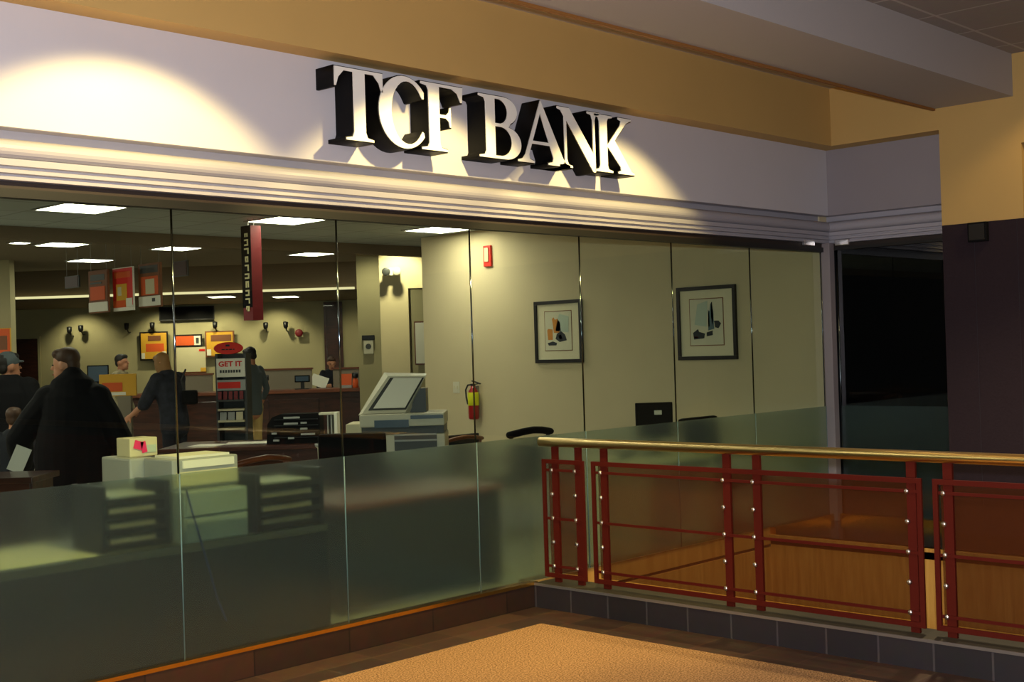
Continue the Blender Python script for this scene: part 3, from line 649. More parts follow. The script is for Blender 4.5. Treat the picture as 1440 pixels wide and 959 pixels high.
# red oval display rack
rk = foot(325, 540, 15.5)
t = thing('display_rack', 'grey leaflet rack with a red oval top and GET IT sign', 'rack', rk, RZ)
def rz_(y): return at(325, y, 15.5).z
hw = .19
MB().box(-hw, 0, .05, -hw+.03, .3, rz_(497)).build('side_post', M['dgrey'], t); MB().box(hw-.03, 0, .05, hw, .3, rz_(497)).build('side_post', M['dgrey'], t)
MB().box(-hw+.03, .27, .05, hw-.03, .3, rz_(497)).build('back_panel', M['dgrey'], t)
MB().box(-hw-.03, -.05, 0, hw+.03, .35, .05, .008).build('rack_base', M['dgrey'], t)
for y in (603, 592, 576, 563): MB().box(-hw+.03, -.06, rz_(y)-.012, hw-.03, .27, rz_(y)+.012).build('shelf', M['laminate'] if y != 563 else M['dgrey'], t)
sb = MB().box(-hw+.02, -.02, rz_(530), hw-.01, 0, rz_(504)).build('sign_board', M['paper'], t)
tm = text_mesh('GET IT', .088); tx = link('red_lettering', tm, M['redp'], sb); tx.rotation_euler = (PI/2,0,0); tx.location = (.0,-.023, rz_(512)); tx.scale = (1.1,1,1)
mb = MB()
for k in range(8): mb.box(-.13+.033*k, -.024, rz_(524), -.13+.033*k+.024, -.02, rz_(520))
mb.build('grey_lettering', M['dgrey'], sb)
st = MB().box(-hw+.02, -.02, rz_(549), hw-.01, 0, rz_(534)).build('strip_board', M['lgrey'], t); MB().box(-hw+.03, -.025, rz_(546), hw-.07, -.02, rz_(537)).build('red_strip', M['redp'], st)
ov = MB(); ov.lathe([(0,-.02),(.17,-.02),(.18,-.012),(.18,.012),(.17,.02),(0,.02)], (0,0,0), 28, 'Y')
for v in ov.bm.verts: v.co.z *= .42
oo = ov.build('red_oval', M['redp'], t); oo.location = (-.02, 0, rz_(489.5))
mb = MB()
for a, b, c, d in ((-.08,-.022,-.04,-.008),(-.03,-.022,.0,-.008),(.01,-.022,.05,-.008),(.06,-.022,.08,-.008),(-.03,.02,.02,.045)): mb.box(a, -.024, b, c, -.02, d)
mb.build('dark_mark', M['black'], oo)
def rackp(u, y, w_, h_, m, label, group, name='leaflet'):
    q = Matrix.Rotation(RZ, 4, 'Z') @ Vector((u, -.03, 0))
    o = MB().rbox((0, 0, h_/2), (w_, .012, h_), (-.12, 0, 0)).build(name, M[m], None); o.location = (rk[0]+q.x, rk[1]+q.y, rz_(y)+.012); o.rotation_euler = (0, 0, RZ); tag(o, label, 'leaflet', group)
ordn = ('first', 'second', 'third', 'fourth', 'fifth')
for k in range(5): rackp(-.135+.066*k, 563, .045, .10, 'maroon', 'small dark red leaflet, %s from the left on the oval rack' % ordn[k], 'red leaflets on the oval rack')
for k in range(3): rackp(-.10+.10*k, 592, .08, .10, ('lgrey','lgrey','laminate')[k], 'pale leaflet, %s from the left on the lower shelf of the oval rack' % ordn[k], 'pale leaflets on the oval rack')

# mahogany desk in the middle, rotated
q = at(335, 620, 12.9); d0 = uz(226, 620, 12.6)[0]; d1 = uz(482, 620, 12.6)[0]; hw = (d1-d0)/2
qq = Vector((math.sin(PSI)*(d0+d1)/2 + math.cos(PSI)*12.5, -math.cos(PSI)*(d0+d1)/2 + math.sin(PSI)*12.5, 0))
t = thing('office_desk', 'dark mahogany desk with loose papers in front of the oval rack', 'desk', LOC(qq), RZ)
MB().box(-hw, 0, .71, hw, 1.0, .75, .008).build('desk_top', M['mahog'], t)
MB().box(-hw+.04, .05, 0, -hw+.5, .95, .71).build('drawer_pedestal', M['mahog'], t); MB().box(hw-.5, .05, 0, hw-.04, .95, .71).build('drawer_pedestal', M['mahog'], t)
MB().box(-hw+.5, .08, .25, hw-.5, .1, .71).build('modesty_panel', M['mahog'], t)
def on_desk(u, v): r = Matrix.Rotation(RZ, 4, 'Z') @ Vector((u, v, 0)); return (qq.x+r.x, qq.y+r.y)
for u, v, w_, a, lab in ((-.14, .55, .42, .1, 'loose white paper lying on the mahogany desk, nearest the black organizer'), (-.50, .35, .3, -.2, 'loose white paper at the middle of the mahogany desk')):
    x, y = on_desk(u, v); o = MB().box(-w_/2, -.15, 0, w_/2, .15, .004).build('paper_sheet', M['paper'], None, loc=(x, y, .75), rz=RZ+a); tag(o, lab, 'paper', 'papers on the mahogany desk')
x, y = on_desk(hw-.50, .2)
t = thing('desk_organizer', 'black desktop organizer with slots on the mahogany desk', 'organizer', (x, y, .75), RZ)
MB().prism([(-.28,0),(.26,0),(.26,.30),(-.14,.30),(-.22,.27),(-.27,.2)], 'Y', .0, .26).build('organizer_shell', M['matte_black'], t)
for z in (.06, .12, .18, .24):
    MB().box(-.2, -.012, z, .24, 0, z+.008).build('slot_edge', M['black'], t)
for u, z, w_ in ((-.02,.255,.16),(-.03,.195,.14),(.1,.2,.06),(.1,.14,.07),(.14,.085,.14),(-.2,.1,.05),(-.18,.03,.06),(-.03,.05,.06)):
    MB().box(u-w_/2, -.02, z, u+w_/2, .1, z+.018).build('filed_paper', M['lgrey'], t)
x, y = on_desk(hw-.14, .12)
t = thing('magazine_holder', 'white upright file holder beside the black organizer', 'holder', (x, y, .75), RZ)
MB().box(-.08,-.1,0,.1,.1,.025).build('holder_base', M['cream'], t); MB().box(.07,-.1,.025,.1,.1,.31).build('holder_end', M['paper'], t); MB().box(-.08,-.1,.29,.07,.1,.31).build('holder_top', M['cream'], t)
for u in (.0, .035): MB().box(u,-.09,.025,u+.012,.09,.285).build('file_folder', M['lgrey'], t)
t = thing('waste_bin', 'white tapered bin at the right end of the mahogany desk', 'bin', foot(461, 630, 11.9), RZ)
MB().lathe([(0,0),(.06,0),(.065,.02),(.10,.76),(.115,.77),(.115,.79),(.095,.79),(.06,.05),(0,.05)]).build('bin_body', M['cream'], t, True)
MB().lathe([(.107,.775),(.122,.778),(.122,.8),(.1,.8),(.1,.778)]).build('bin_rim', M['lgrey'], t, True)

# copier
t = thing('copier', 'cream office copier with its lid raised, right of the black chair', 'copier', foot(565, 580, 11), RZ)
MB().box(-.36, 0, .08, .37, .6, .92, .01).build('cabinet', M['cream'], t)
MB().box(-.37, -.02, .99, .37, .6, 1.10, .012).build('scanner_deck', M['cream'], t)
MB().box(-.36, .05, .92, .36, .6, .99).build('output_recess', M['dgrey'], t)
MB().box(-.24, -.028, .985, .06, -.018, 1.05).build('blue_panel', M['bluep'], t)
MB().box(.08, -.07, 1.055, .36, -.02, 1.085).build('control_panel', M['bluep'], t)
MB().box(-.07, -.02, .78, .30, .0, .97).build('tray_opening', M['dgrey'], t)
for z in (.86, .91): MB().box(-.07, -.03, z, .30, -.02, z+.015).build('tray_shelf', M['lgrey'], t)
for z in (.2, .45): MB().box(-.34, -.012, z, .35, 0, z+.22, .005).build('paper_drawer', M['lgrey'], t)
mb = MB(); lo = [(-.36,.12),(.0,.12)]; dx, dy, dz = .20, .16, .32; th = .05
mb.quadbox([(-.36,.10,1.105),(.02,.10,1.105),(.05,.17,1.09),(-.40,.17,1.09), (-.14,.30,1.43),(.20,.30,1.42),(.20,.37,1.44),(-.18,.37,1.46)])
lid = mb.build('lid', M['cream'], t)
def lp(u, v, d): # point on the underside of the lid
    a = Vector((-.36,.10,1.105)).lerp(Vector((.02,.10,1.105)), u); b = Vector((-.14,.30,1.43)).lerp(Vector((.20,.30,1.42)), u); return a.lerp(b, v) + Vector((0,-.84,.53))*d
mb = MB(); mb.quadbox([lp(.1,.08,.001),lp(.98,.08,.001),lp(.98,.94,.001),lp(.1,.94,.001),lp(.1,.08,.008),lp(.98,.08,.008),lp(.98,.94,.008),lp(.1,.94,.008)]); mb.build('lid_edge', M['dgrey'], lid)
mb = MB(); mb.quadbox([lp(.2,.12,.008),lp(.94,.12,.008),lp(.94,.92,.008),lp(.2,.92,.008),lp(.2,.12,.014),lp(.94,.12,.014),lp(.94,.92,.014),lp(.2,.92,.014)]); mb.build('white_pad', M['paper'], lid)
MB().prism([(.03,1.10),(.20,1.10),(.20,1.31),(.15,1.31)], 'Y', .2, .5).build('document_feeder', M['black'], t)
MB().box(-.5, .05, .90, -.36, .5, 1.02, .01).build('side_tray', M['laminate'], t)

# chairs
def chair(name, label, loc, rz, rail, pad, hgt=.92, w_=.46, group='visitor chairs in the bank', thick=.028):
    t = thing(name, label, 'chair', loc, rz, group); h = w_/2
    MB().box(-h+.03, -.2, .40, h-.03, .24, .47, .015).build('seat', M[pad], t)
    MB().rbox((0, -.215, .64), (w_-.08, .035, .36), (.08, 0, 0), .01).build('backrest', M[pad], t)
    MB().tube([(-h, -.235, hgt-.03), (-h*.5, -.265, hgt-.01), (0, -.275, hgt), (h*.5, -.265, hgt-.01), (h, -.235, hgt-.03)], [(thick*.72, thick)]*5, 10, (0,0,1)).build('top_rail', M[rail], t, True)
    for s in (-1, 1):
        MB().tube([(s*(h-.02), -.26, .02), (s*(h-.02), -.2, .45), (s*(h-.02), -.235, hgt-.04)], .018, 8).build('leg', M[rail], t, True)
        MB().tube([(s*(h-.02), .22, .02), (s*(h-.02), .21, .44)], .018, 8).build('leg', M[rail], t, True)
        MB().tube([(s*(h-.01), -.22, .66), (s*(h-.01), .0, .66), (s*(h-.01), .2, .62)], .016, 8).build('armrest', M[rail], t, True)
    return t
def chair_px(px, py, w, rz, *a, **k):
    p = at(px, py, w); return chair(a[0], a[1], (p.x, p.y+.25, 0), rz, *a[2:], hgt=p.z+.02, **k)
chair_px(372, 647, 8.7, 0, 'visitor_chair', 'wood railed chair just behind the frosted glass, under the mahogany desk', 'cherry', 'dpanel', w_=.42)
chair_px(653, 617, 12.3, 0, 'visitor_chair', 'reddish wood railed chair below the fire extinguisher', 'cherry', 'dpanel', w_=.5)
chair_px(747, 607.5, 11.3, 0, 'visitor_chair', 'dark padded chair below the orange tower picture', 'matte_black', 'matte_black', w_=.52, thick=.045)
# black office chairs
def office_chair(label, loc, rz, hgt, w_=.52):
    t = thing('office_chair', label, 'chair', loc, rz, 'black office chairs')
    MB().box(-w_/2, -.25, .43, w_/2, .25, .52, .03).build('seat', M['matte_black'], t)
    MB().rbox((0, -.27, (.58+hgt)/2), (w_, .07, hgt-.58), (.06,0,0), .03).build('backrest', M['matte_black'], t)
    MB().cyl((0,0,.1), (0,0,.43), .03).build('gas_column', M['dgrey'], t, True)
    for k in range(5):
        a = 2*PI*k/5; l = MB().tube([(0,0,.1), (.28*math.cos(a), .28*math.sin(a), .07)], .018, 8).build('leg', M['dgrey'], t, True)
        MB().lathe([(0,-.012),(.03,-.012),(.03,.012),(0,.012)], (.28*math.cos(a), .28*math.sin(a), .03), 12, 'Y').build('caster', M['black'], l)
    for s in (-1, 1): MB().tube([(s*w_/2, -.26, .68), (s*w_/2, .12, .68), (s*w_/2, .15, .5)], .018, 8).build('armrest', M['matte_black'], t, True)
p = at(512, 606, 10.2); office_chair('black office chair in front of the copier', (p.x, p.y+.1, 0), RZ, p.z, .54)
office_chair('dark office chair behind the frosted glass near the silver post', (8.98, 6.12, 0), PI, 1.0)

# desks along the glass
t = thing('reception_desk', 'long desk with beige top and dark panel right behind the frosted glass', 'desk', (2.9, 5.62, 0))
MB().box(-2.6, 0, .655, 1.44, .78, .695, .005).build('desk_top', M['dtop'], t)
MB().box(-2.6, .0, 0, 1.44, .03, .655).build('front_panel', M['dpanel'], t)
for x in (-2.58, -.6, 1.40): MB().box(x, .03, 0, x+.04, .75, .655).build('end_panel', M['dpanel'], t)
o = MB().box(-.75, 0, 0, .06, .6, .004).build('desk_glow', M['laminate'], None, loc=(2.94, 5.68, .695)); tag(o, 'large beige sheet painting the lit desk top behind the frosted glass at the far left', 'painted light')  # beige sheet added to paint the glow on the desk's left part
t = thing('office_desk', 'wood topped desk with dark panel behind the frosted glass, left of the railing', 'desk', (5.6, 6.15, 0))
MB().box(-.72, 0, .66, .70, .75, .70, .006).build('desk_top', M['cherry'], t); MB().box(-.70, .03, .05, .68, .06, .66).build('front_panel', M['dpanel'], t)
for x in (-.70, .64): MB().box(x, .06, 0, x+.04, .72, .66).build('end_panel', M['dpanel'], t)
p = at(918, 592, 10.2)
t = thing('computer_desk', 'pale desk under the dark monitor back near the picture wall', 'desk', (p.x, p.y, 0))
MB().box(-.45, -.3, .70, .45, .35, .74, .006).build('desk_top', M['laminate'], t)
for x in (-.43, .39): MB().box(x, -.28, 0, x+.04, .33, .70).build('end_panel', M['laminate'], t)
monitor(918, 10.2, .74, .30, at(918, 566, 10.2).z-.74-.14, 'dark monitor back with a pale mark, below the blue spires picture', RZ, 'computer_monitor', True, .14)
p = at(880, 597, 9.9)
o = MB().rbox((0, 0, 0), (.13, .1, .04), (0, -.25, 0), .01).build('desk_calculator', M['black'], None, loc=(p.x, p.y, .778), rz=RZ); tag(o, 'small black device beside the dark monitor back', 'device')
# trays, printers on the reception desk
def trays(label, x0, x1, y0, z1):
    t = thing('letter_tray', label, 'tray', ((x0+x1)/2, y0, .695), 0, 'stacked letter trays behind the frosted glass'); w_ = (x1-x0)/2; h = z1-.695
    for s in (-1, 1): MB().box(s*w_, 0, 0, s*(w_-.03), .3, h+.03, .004).build('tray_side', M['black'], t)
    for k in range(4):
        z = .01 + k*h/4; MB().box(-w_+.03, 0, z, w_-.03, .3, z+.012).box(-w_+.03, -.005, z, w_-.03, .005, z+.03).build('tray_shelf', M['black'], t)
        MB().box(-w_+.05, .01, z+.03, w_-.08, .29, z+(.055 if k < 3 else .04)).build('stacked_paper', M['greypanel' if k < 3 else 'lgrey'], t)  # lower sheets in a darker colour, painting their dimness between the trays
trays('black stacked letter trays behind the frosted glass, right of the white printer', 3.885, 4.335, 5.64, .98)
trays('black stacked letter trays behind the frosted glass, left of the white printer', 3.04, 3.42, 5.72, .99)
def drawerbox(label, z0, z1):
    t = thing('drawer_box', label, 'box', (3.64, 5.63, z0), 0, 'white storage drawers behind the glass')
    MB().box(-.19, .01, 0, .19, .4, z1-z0, .006).build('case', M['drawer'], t); MB().box(-.183, 0, .008, .183, .01, z1-z0-.008, .003).build('drawer_front', M['drawer'], t)
drawerbox('white drawer box behind the frosted glass, lower of the two', .695, .825); drawerbox('white drawer box behind the frosted glass, upper of the two', .827, .955)
zt = on_y(300, 641, 5.78).z
t = thing('printer', 'white printer on the drawer boxes, rising above the frosted glass', 'printer', (3.66, 5.74, .957))
MB().box(-.2, .02, 0, .2, .30, zt-.957, .01).build('printer_body', M['lgrey'], t)
MB().box(-.18, .0, .02, .18, .02, .09).build('front_panel', M['laminate'], t); MB().box(-.15, .04, zt-.957, .16, .27, zt-.945).build('paper_pile', M['paper'], t)
MB().box(-.14, .01, .11, .17, .02, zt-.967).build('label_panel', M['paper'], t)
q0 = on_y(182, 645, 6.05); q1 = on_y(236, 645, 6.05)
t = thing('label_printer', 'grey desktop printer beside the black coat, left of the white printer', 'printer', ((q0.x+q1.x)/2, 6.05, .695)); w_ = (q1.x-q0.x)/2; h = q0.z-.695
MB().box(-w_, 0, 0, w_*.2, .3, h, .012).build('printer_body', M['lgrey'], t); MB().box(w_*.2, .03, 0, w_, .3, h-.03, .01).build('paper_housing', M['paper'], t)
MB().box(w_*.28, .022, h-.10, w_*.85, .03, h-.05).build('dark_slot', M['dgrey'], t); MB().box(w_*.1, -.04, h-.16, w_*1.1, .03, h-.13).build('output_tray', M['black'], t)
q0 = on_y(176, 640, 6.17); q1 = on_y(215, 640, 6.17); zz = on_y(195, 615, 6.17).z; zb = .695+h
t = thing('tissue_box', 'flowered box with a pink note on the grey printer', 'box', ((q0.x+q1.x)/2-.0, 6.12, zb)); w_ = (q1.x-q0.x)/2
MB().box(-w_, 0, 0, w_, .14, zz-zb, .006).build('carton', M['laminate'], t)
MB().rbox((-w_*.4, -.004, (zz-zb)*.62), (.05,.004,.045), (0,.3,0)).build('pink_note', M['pink'], t); MB().rbox((-w_*.02, -.004, (zz-zb)*.5), (.03,.004,.06), (0,-.2,0)).build('pink_strip', M['pink'], t)
MB().rbox((w_*.5, -.003, (zz-zb)*.4), (.06,.003,.04)).build('green_patch', M['pgreen'], t)
o = MB().tube([on_y(*c_, 5.60) for c_ in ((262,690),(270,720),(282,760),(294,800),(305,840),(318,872))], .005, 8).build('network_cable', M['blue_cord'], None, True); tag(o, 'blue cord hanging behind the frosted glass over the white drawer boxes', 'cord')
# mahogany stand at far left
zt = at(20, 668, 8.4).z
t = thing('writing_table', 'dark mahogany table at the far left in front of the man in black', 'table', foot(2, 660, 8.45), RZ)
MB().box(-.5, -.25, zt-.04, .30, .25, zt, .006).build('table_top', M['mahog'], t); MB().box(-.45, -.2, 0, .26, -.17, zt-.04).build('front_panel', M['mahog'], t)
for x in (-.47, .24): MB().box(x, -.17, 0, x+.03, .2, zt-.04).build('end_panel', M['mahog'], t)

# ================================================================== people
def remesh(mb, vox, smooth=6):
    bmesh.ops.recalc_face_normals(mb.bm, faces=mb.bm.faces)
    me = bpy.data.meshes.new('m'); mb.bm.to_mesh(me); mb.bm.free()
    o = bpy.data.objects.new('m', me); C.objects.link(o)
    r = o.modifiers.new('r', 'REMESH'); r.mode = 'VOXEL'; r.voxel_size = vox
    s = o.modifiers.new('s', 'SMOOTH'); s.iterations = smooth; s.factor = .5
    dg = bpy.context.evaluated_depsgraph_get(); dg.update()
    out = bpy.data.meshes.new_from_object(o.evaluated_get(dg)); bpy.data.objects.remove(o); bpy.data.meshes.remove(me)
    for p in out.polygons: p.use_smooth = True
    return out
def person(label, loc, rz, s=1.0, lean=0, skin='skin', hair='hair_d', top='navy', bottom='jean', elbows=None, wrists=None, sleeve=1.0, head=(0,.03), yaw=0, nod=0,
           long_hair=False, bulk=0, hem=.84, collar=False, vox=.011, cap=None, shz=1.425, flare=0):
    t = thing('person', label, 'person', loc, rz)
    cl, sl = math.cos(lean), math.sin(lean)
    def B(p):                                   # bend the upper body about the hips
        x, y, z = p
        if z > .95: y, z = y + (z-.95)*sl, .95 + (z-.95)*cl
        return Vector((x, y, z))*s
    el = elbows or {1: (.27, -.03, 1.14), -1: (-.27, -.03, 1.14)}; wr = wrists or {1: (.27, .10, .90), -1: (-.27, .10, .90)}
    sh = {q: B((q*.185, 0, shz)) for q in (1, -1)}
    E_ = {q: Vector(el[q])*s for q in el}; W_ = {q: Vector(wr[q])*s for q in wr}
    hc = B((head[0], head[1], 1.615)); Rh = Euler((-nod, 0, yaw), 'XYZ').to_matrix()
    def hp(x, y, z): return hc + Rh@(Vector((x, y, z))*s)
    def arms(mb, k, upto=1.0):
        for q in (1, -1):
            fore = E_[q].lerp(W_[q], max(0, upto))
            mb.tube([sh[q]+Vector((-q*.02*s,0,0)), sh[q].lerp(E_[q], .5), E_[q], ], [(.055+k)*s, (.047+k)*s, (.040+k)*s], 12)
            if upto > 0: mb.tube([E_[q], E_[q].lerp(fore, .4), fore], [(.040+k)*s, (.041+k)*s, (.030+k*.8)*s], 12)
    def torso(mb, k, z0=.80):
        prof = [(z0, .165, .115), (.98, .155, .108), (1.12, .148, .105), (1.26, .172, .115), (1.38, .178, .105), (1.44, .12, .075)]
        mb.tube([B((0, 0, z)) for z, _, _ in prof], [((a+k)*s, (b+k)*s) for _, a, b in prof], 20, (1,0,0))
    def legs(mb, k, z0=.07):
        for q in (1, -1): mb.tube([(q*.09*s, 0, .90*s), (q*.10*s, .015*s, .50*s), (q*.105*s, -.01*s, z0*s)], [(.085+k)*s, (.058+k)*s, (.042+k)*s], 14)
    b = MB(); torso(b, -.012); arms(b, -.004); legs(b, -.006)
    b.tube([B((0, -.005, 1.42)), hp(0, -.02, -.07)], [.055*s, .052*s], 12)
    b.ball(hp(0, -.01, .02), .076*s, .095*s, .105*s, rot=(-nod, 0, yaw)); b.ball(hp(0, .035, -.055), .056*s, .058*s, .065*s, rot=(-nod, 0, yaw))
    b.tube([hp(0, .085, .02), hp(0, .108, -.015)], [.010*s, .014*s], 8)
    b.ball(hp(0, .075, -.095), .028*s, .022*s, .02*s)
    for q in (1, -1): b.ball(hp(q*.078, -.015, -.005), .010*s, .022*s, .033*s, rot=(0, 0, yaw))
    for q in (1, -1):                           # hands: palm, four fingers, thumb
        d = (W_[q]-E_[q]).normalized(); nrm = Vector((q, 0, 0)); nrm = (nrm - d*nrm.dot(d)).normalized(); sd = d.cross(nrm)*q
        w0 = W_[q]; pc = w0 + d*.05*s
        b.tube([w0, w0+d*.045*s, w0+d*.085*s], [(.022*s, .028*s), (.018*s, .040*s), (.015*s, .040*s)], 10, nrm)
        for k, (o_, L_) in enumerate(((.032, .066), (.011, .075), (-.011, .070), (-.031, .055))):
            r0 = w0 + d*.085*s + sd*o_*s; inn = -nrm
            b.tube([r0, r0 + d*L_*.5*s + inn*.006*s, r0 + d*L_*.9*s + inn*.022*s], [.0095*s, .009*s, .0075*s], 8)
        r0 = w0 + d*.025*s + sd*.034*s
        b.tube([r0, r0 + (d*.6+sd*.7)*.035*s, r0 + (d*.9+sd*.5)*.062*s - nrm*.01*s], [.012*s, .011*s, .009*s], 8)
    for q in (1, -1): b.tube([(q*.105*s, -.03*s, .05*s), (q*.115*s, .16*s, .035*s)], [(.04*s, .045*s), (.042*s, .03*s)], 12)
    body = link('body', remesh(b, vox, 4), M[skin], t)
    c = MB(); torso(c, .006+bulk, hem); arms(c, .006+bulk, sleeve)
    if bulk:
        for q in (1, -1): c.ball(sh[q], (.052+bulk)*s)
    if flare: c.tube([B((0, 0, 1.22)), B((0, -.01, 1.0)), (0, .0, hem*s)], [((.21+flare*.5)*s, .16*s), ((.22+flare)*s, .17*s), ((.22+flare)*s, .18*s)], 20, (1,0,0))
    if collar: c.tube([B((0, -.02, 1.42)), B((0, .0, 1.53))], [(.095*s, .085*s), (.085*s, .08*s)], 16, (1,0,0))
    top_o = link('coat' if bulk else 'shirt', remesh(c, vox, 5), M[top], t)
    l = MB(); legs(l, .008, .08); l.tube([(0,0,.84*s), (0,0,1.0*s)], [(.160*s, .112*s), (.152*s, .106*s)], 18, (1,0,0))
    link('trousers', remesh(l, vox, 5), M[bottom], t)
    f = MB()
    for q in (1, -1): f.tube([(q*.105*s, -.045*s, .045*s), (q*.118*s, .19*s, .038*s)], [(.045*s, .048*s), (.046*s, .036*s)], 12)
    f.build('shoes', M['matte_black'], t, True)
    if cap:
        g = MB(); g.ball(hp(0, -.018, .055), .086*s, .104*s, .088*s, rot=(-nod, 0, yaw)); g.tube([hp(-.05, .09, .045), hp(.05, .09, .045)], [(.03*s, .012*s)]*2, 8)
        link('knit_cap', remesh(g, .008, 2), M[cap], t)
    h = MB(); h.ball(hp(0, -.028, .054), .083*s, .096*s, .084*s, rot=(-nod, 0, yaw)); h.ball(hp(0, -.065, -.005), .066*s, .048*s, .065*s, rot=(-nod, 0, yaw))
    h.ball(hp(0, .035, .09), .068*s, .05*s, .04*s, rot=(-nod, 0, yaw))
    if long_hair:
        h.ball(hp(0, -.05, -.07), .078*s, .05*s, .11*s, rot=(-nod, 0, yaw))
        for q in (1, -1): h.ball(hp(q*.075, .0, -.04), .02*s, .045*s, .10*s, rot=(-nod, 0, yaw))
    link('hair', remesh(h, .009, 2), M[hair], t)
    for q in (1, -1): 
        e = MB(); e.ball(hp(q*.030, .078, .012), .011*s, .008*s, .007*s, 10, 6); e.build('eye', M['eye'], t, True)
    m_ = MB(); m_.ball(hp(0, .089, -.058), .022*s, .008*s, .006*s, 10, 6); m_.build('mouth', M['lip'], t, True)
    return t
# man in black coat, back to us
person('man in a bulky black coat seen from behind at far left, holding a paper', foot(102, 600, 9.3), RZ, 1.0, .06, 'skin', 'hair_b', 'coat', 'matte_black',
       {1: (.335, .02, 1.06), -1: (-.42, .06, 1.08)}, {1: (.30, .24, .95), -1: (-.47, .24, .88)}, 1.0, (-.075, .05), 1.4, .10, bulk=.05, hem=.55, collar=True, vox=.009, shz=1.37, flare=.06)
p = at(27, 646, 9.05)
o = MB().rbox((0, 0, 0), (.11, .004, .20), (.3, .42, 0)).build('paper_sheet', M['paper'], None, loc=LOC(p), rz=RZ+.3); tag(o, 'white paper in the left hand of the man in the black coat', 'paper')
person('person in dark clothes and grey cap at the left edge, behind the black coat', foot(14, 600, 11.4), RZ, 1.0, 0, 'skin2', 'hair_d', 'coat', 'matte_black', bulk=.04, hem=.7, yaw=-.7, cap='grey_sh')
person('child with brown hair low at the left edge', foot(19, 600, 10.35), RZ, .735, 0, 'skin', 'hair_b', 'navy', 'jean')
person('woman with light brown hair in a dark patterned top leaning over the sign stand', foot(246, 600, 15), RZ+1.05, .99, .20, 'skin', 'hair_l', 'navyp', 'jean',
       {-1: (-.27, .22, 1.13), 1: (.27, .20, 1.10)}, {-1: (-.25, .47, .99), 1: (.10, .36, 1.22)}, .15, (0, .06), 0, .35, True, bulk=.03)
person('man in slate shirt and khaki trousers standing behind the red oval rack', foot(356, 600, 18.5), RZ+1.0, 1.02, 0, 'skin2', 'hair_d', 'grey_sh', 'khaki', nod=.3, sleeve=.6)
person('man with short dark hair in a tan shirt behind the amber and red sign stand', foot(168, 560, 19.6), RZ-1.7, 1.0, .05, 'skin2', 'hair_d', 'tan_sh', 'jean')
person('teller in dark clothes behind the counter at right, reading a white paper', foot(466, 540, 23.4), RZ+PI+.2, .94, .35, 'skin', 'hair_b', 'navy', 'jean',
       {1: (.26, .22, 1.12), -1: (-.26, .22, 1.12)}, {1: (.12, .46, 1.14), -1: (-.10, .46, 1.14)}, nod=.3)
p = at(449, 536, 22.65)
o = MB().rbox((0, 0, 0), (.30, .004, .22), (-.5, .35, 0)).build('paper_sheet', M['paper'], None, loc=LOC(p), rz=RZ); tag(o, 'white paper held by the teller at the right of the counter', 'paper')

p = at(267, 558, 14.9)
t = thing('shoulder_bag', 'black shoulder bag hanging at the hip of the leaning woman', 'bag', (p.x, p.y, p.z-.12), RZ)
MB().box(-.09,-.05,.03,.09,.05,.2,.03).build('bag_body', M['matte_black'], t); MB().tube([(-.07,0,.18),(-.10,.02,.32),(-.06,.06,.44)], .012, 8).build('bag_strap', M['black'], t, True)

# ================================================================== LIGHT
def lamp(name, kind, loc, energy, col=(1,1,1), size=.2, rot=(0,0,0), spot=None, blend=.3, sizey=None):
    d = bpy.data.lights.new(name, kind); d.energy = energy; d.color = col
    if kind == 'AREA':
        d.size = size
        if sizey: d.shape = 'RECTANGLE'; d.size_y = sizey
    elif kind != 'SUN': d.shadow_soft_size = size
    if kind == 'SPOT': d.spot_size = spot; d.spot_blend = blend
    o = bpy.data.objects.new(name, d); C.objects.link(o); o.location = loc; o.rotation_euler = rot; return o
WARM = (1, .77, .30)
# track spots in front of the beam, aimed at the sign wall
for x, e in ((1.15, 150), (3.05, 240), (4.95, 210), (6.65, 210)):
    lamp('sign_spot', 'SPOT', (x, 4.35, 3.39), e, WARM, .05, (math.radians(30), 0, 0), math.radians(93), .3)
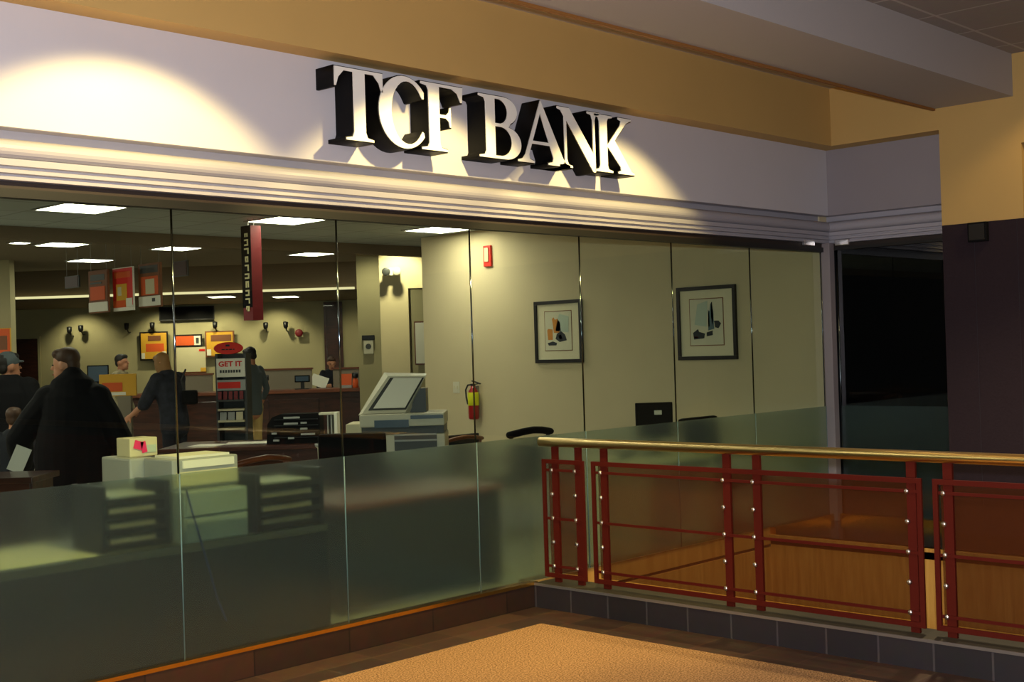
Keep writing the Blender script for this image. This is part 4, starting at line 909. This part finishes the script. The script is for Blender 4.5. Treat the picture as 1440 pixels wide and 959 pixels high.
# mall fill: unseen area lights added, then the ceiling downlights
for x, y, e in ((-1.2, 2.2, 90), (2.5, -1.5, 15), (8.0, 1.0, 9)):
    lamp('mall_fill', 'AREA', (x, y, 3.70), e, (1, .86, .72), 1.2)
lamp('floor_downlight', 'SPOT', (4.2, 2.6, 3.7), 105, (1, .80, .58), .08, (0, 0, 0), math.radians(100), .6)
lamp('well_downlight', 'SPOT', (7.3, 3.2, 3.70), 330, (1, .80, .5), .08, (0, math.radians(-6), 0), math.radians(95), .6)
lamp('column_downlight', 'SPOT', (8.9, 2.9, 3.7), 38, (1, .72, .35), .08, (math.radians(20), math.radians(-20), 0), math.radians(80), .5)
lamp('camera_flash', 'POINT', (0.0, 0.0, 1.75), 1000, (.86, .90, 1), .03)
# wall washers at the back of the bank
for px in (216, 265, 304, 380, 100):
    p = at(px, 452, 26.2)
    lamp('wall_washer', 'SPOT', (p.x, p.y, 2.75), 50, (1, .87, .58), .05, (math.radians(35), 0, RZ), math.radians(100), .7)
p = at(556, 372, 16.0)
lamp('column_fill', 'SPOT', (p.x, p.y, 3.2), 130, (1, .9, .6), .05, (math.radians(25), 0, RZ), math.radians(90), .7)  # unseen spot added to brighten the column

# bank fill: unseen lamps added left of frame, and brightening niche and teller wall
for x, y, z, e in ((2.2, 10.4, 2.9, 70), (3.2, 14.5, 3.25, 110), (5.5, 18.5, 3.25, 110)):
    lamp('bank_fill', 'AREA', (x, y, z), e, (1, .94, .80), .6)
p = at(520, 420, 17.2); lamp('niche_fill', 'SPOT', (p.x, p.y, 3.2), 55, (1, .9, .62), .05, (math.radians(28), 0, RZ), math.radians(100), .8)
p = at(492, 420, 25.6); lamp('niche_fill', 'SPOT', (p.x, p.y, 2.7), 35, (1, .85, .55), .05, (math.radians(38), 0, RZ), math.radians(100), .8)

w = bpy.data.worlds.new('world'); sc.world = w; w.use_nodes = True
w.node_tree.nodes['Background'].inputs['Color'].default_value = (.02, .02, .022, 1)
w.node_tree.nodes['Background'].inputs['Strength'].default_value = .5
sc.view_settings.view_transform = 'Standard'; sc.view_settings.look = 'None'
sc.view_settings.exposure = 0.0; sc.view_settings.gamma = 1; sc.view_settings.use_curve_mapping = False
sc.cycles.use_denoising = True
sc.cycles.max_bounces = 12; sc.cycles.transparent_max_bounces = 24; sc.cycles.transmission_bounces = 12
sc.cycles.sample_clamp_indirect = 6
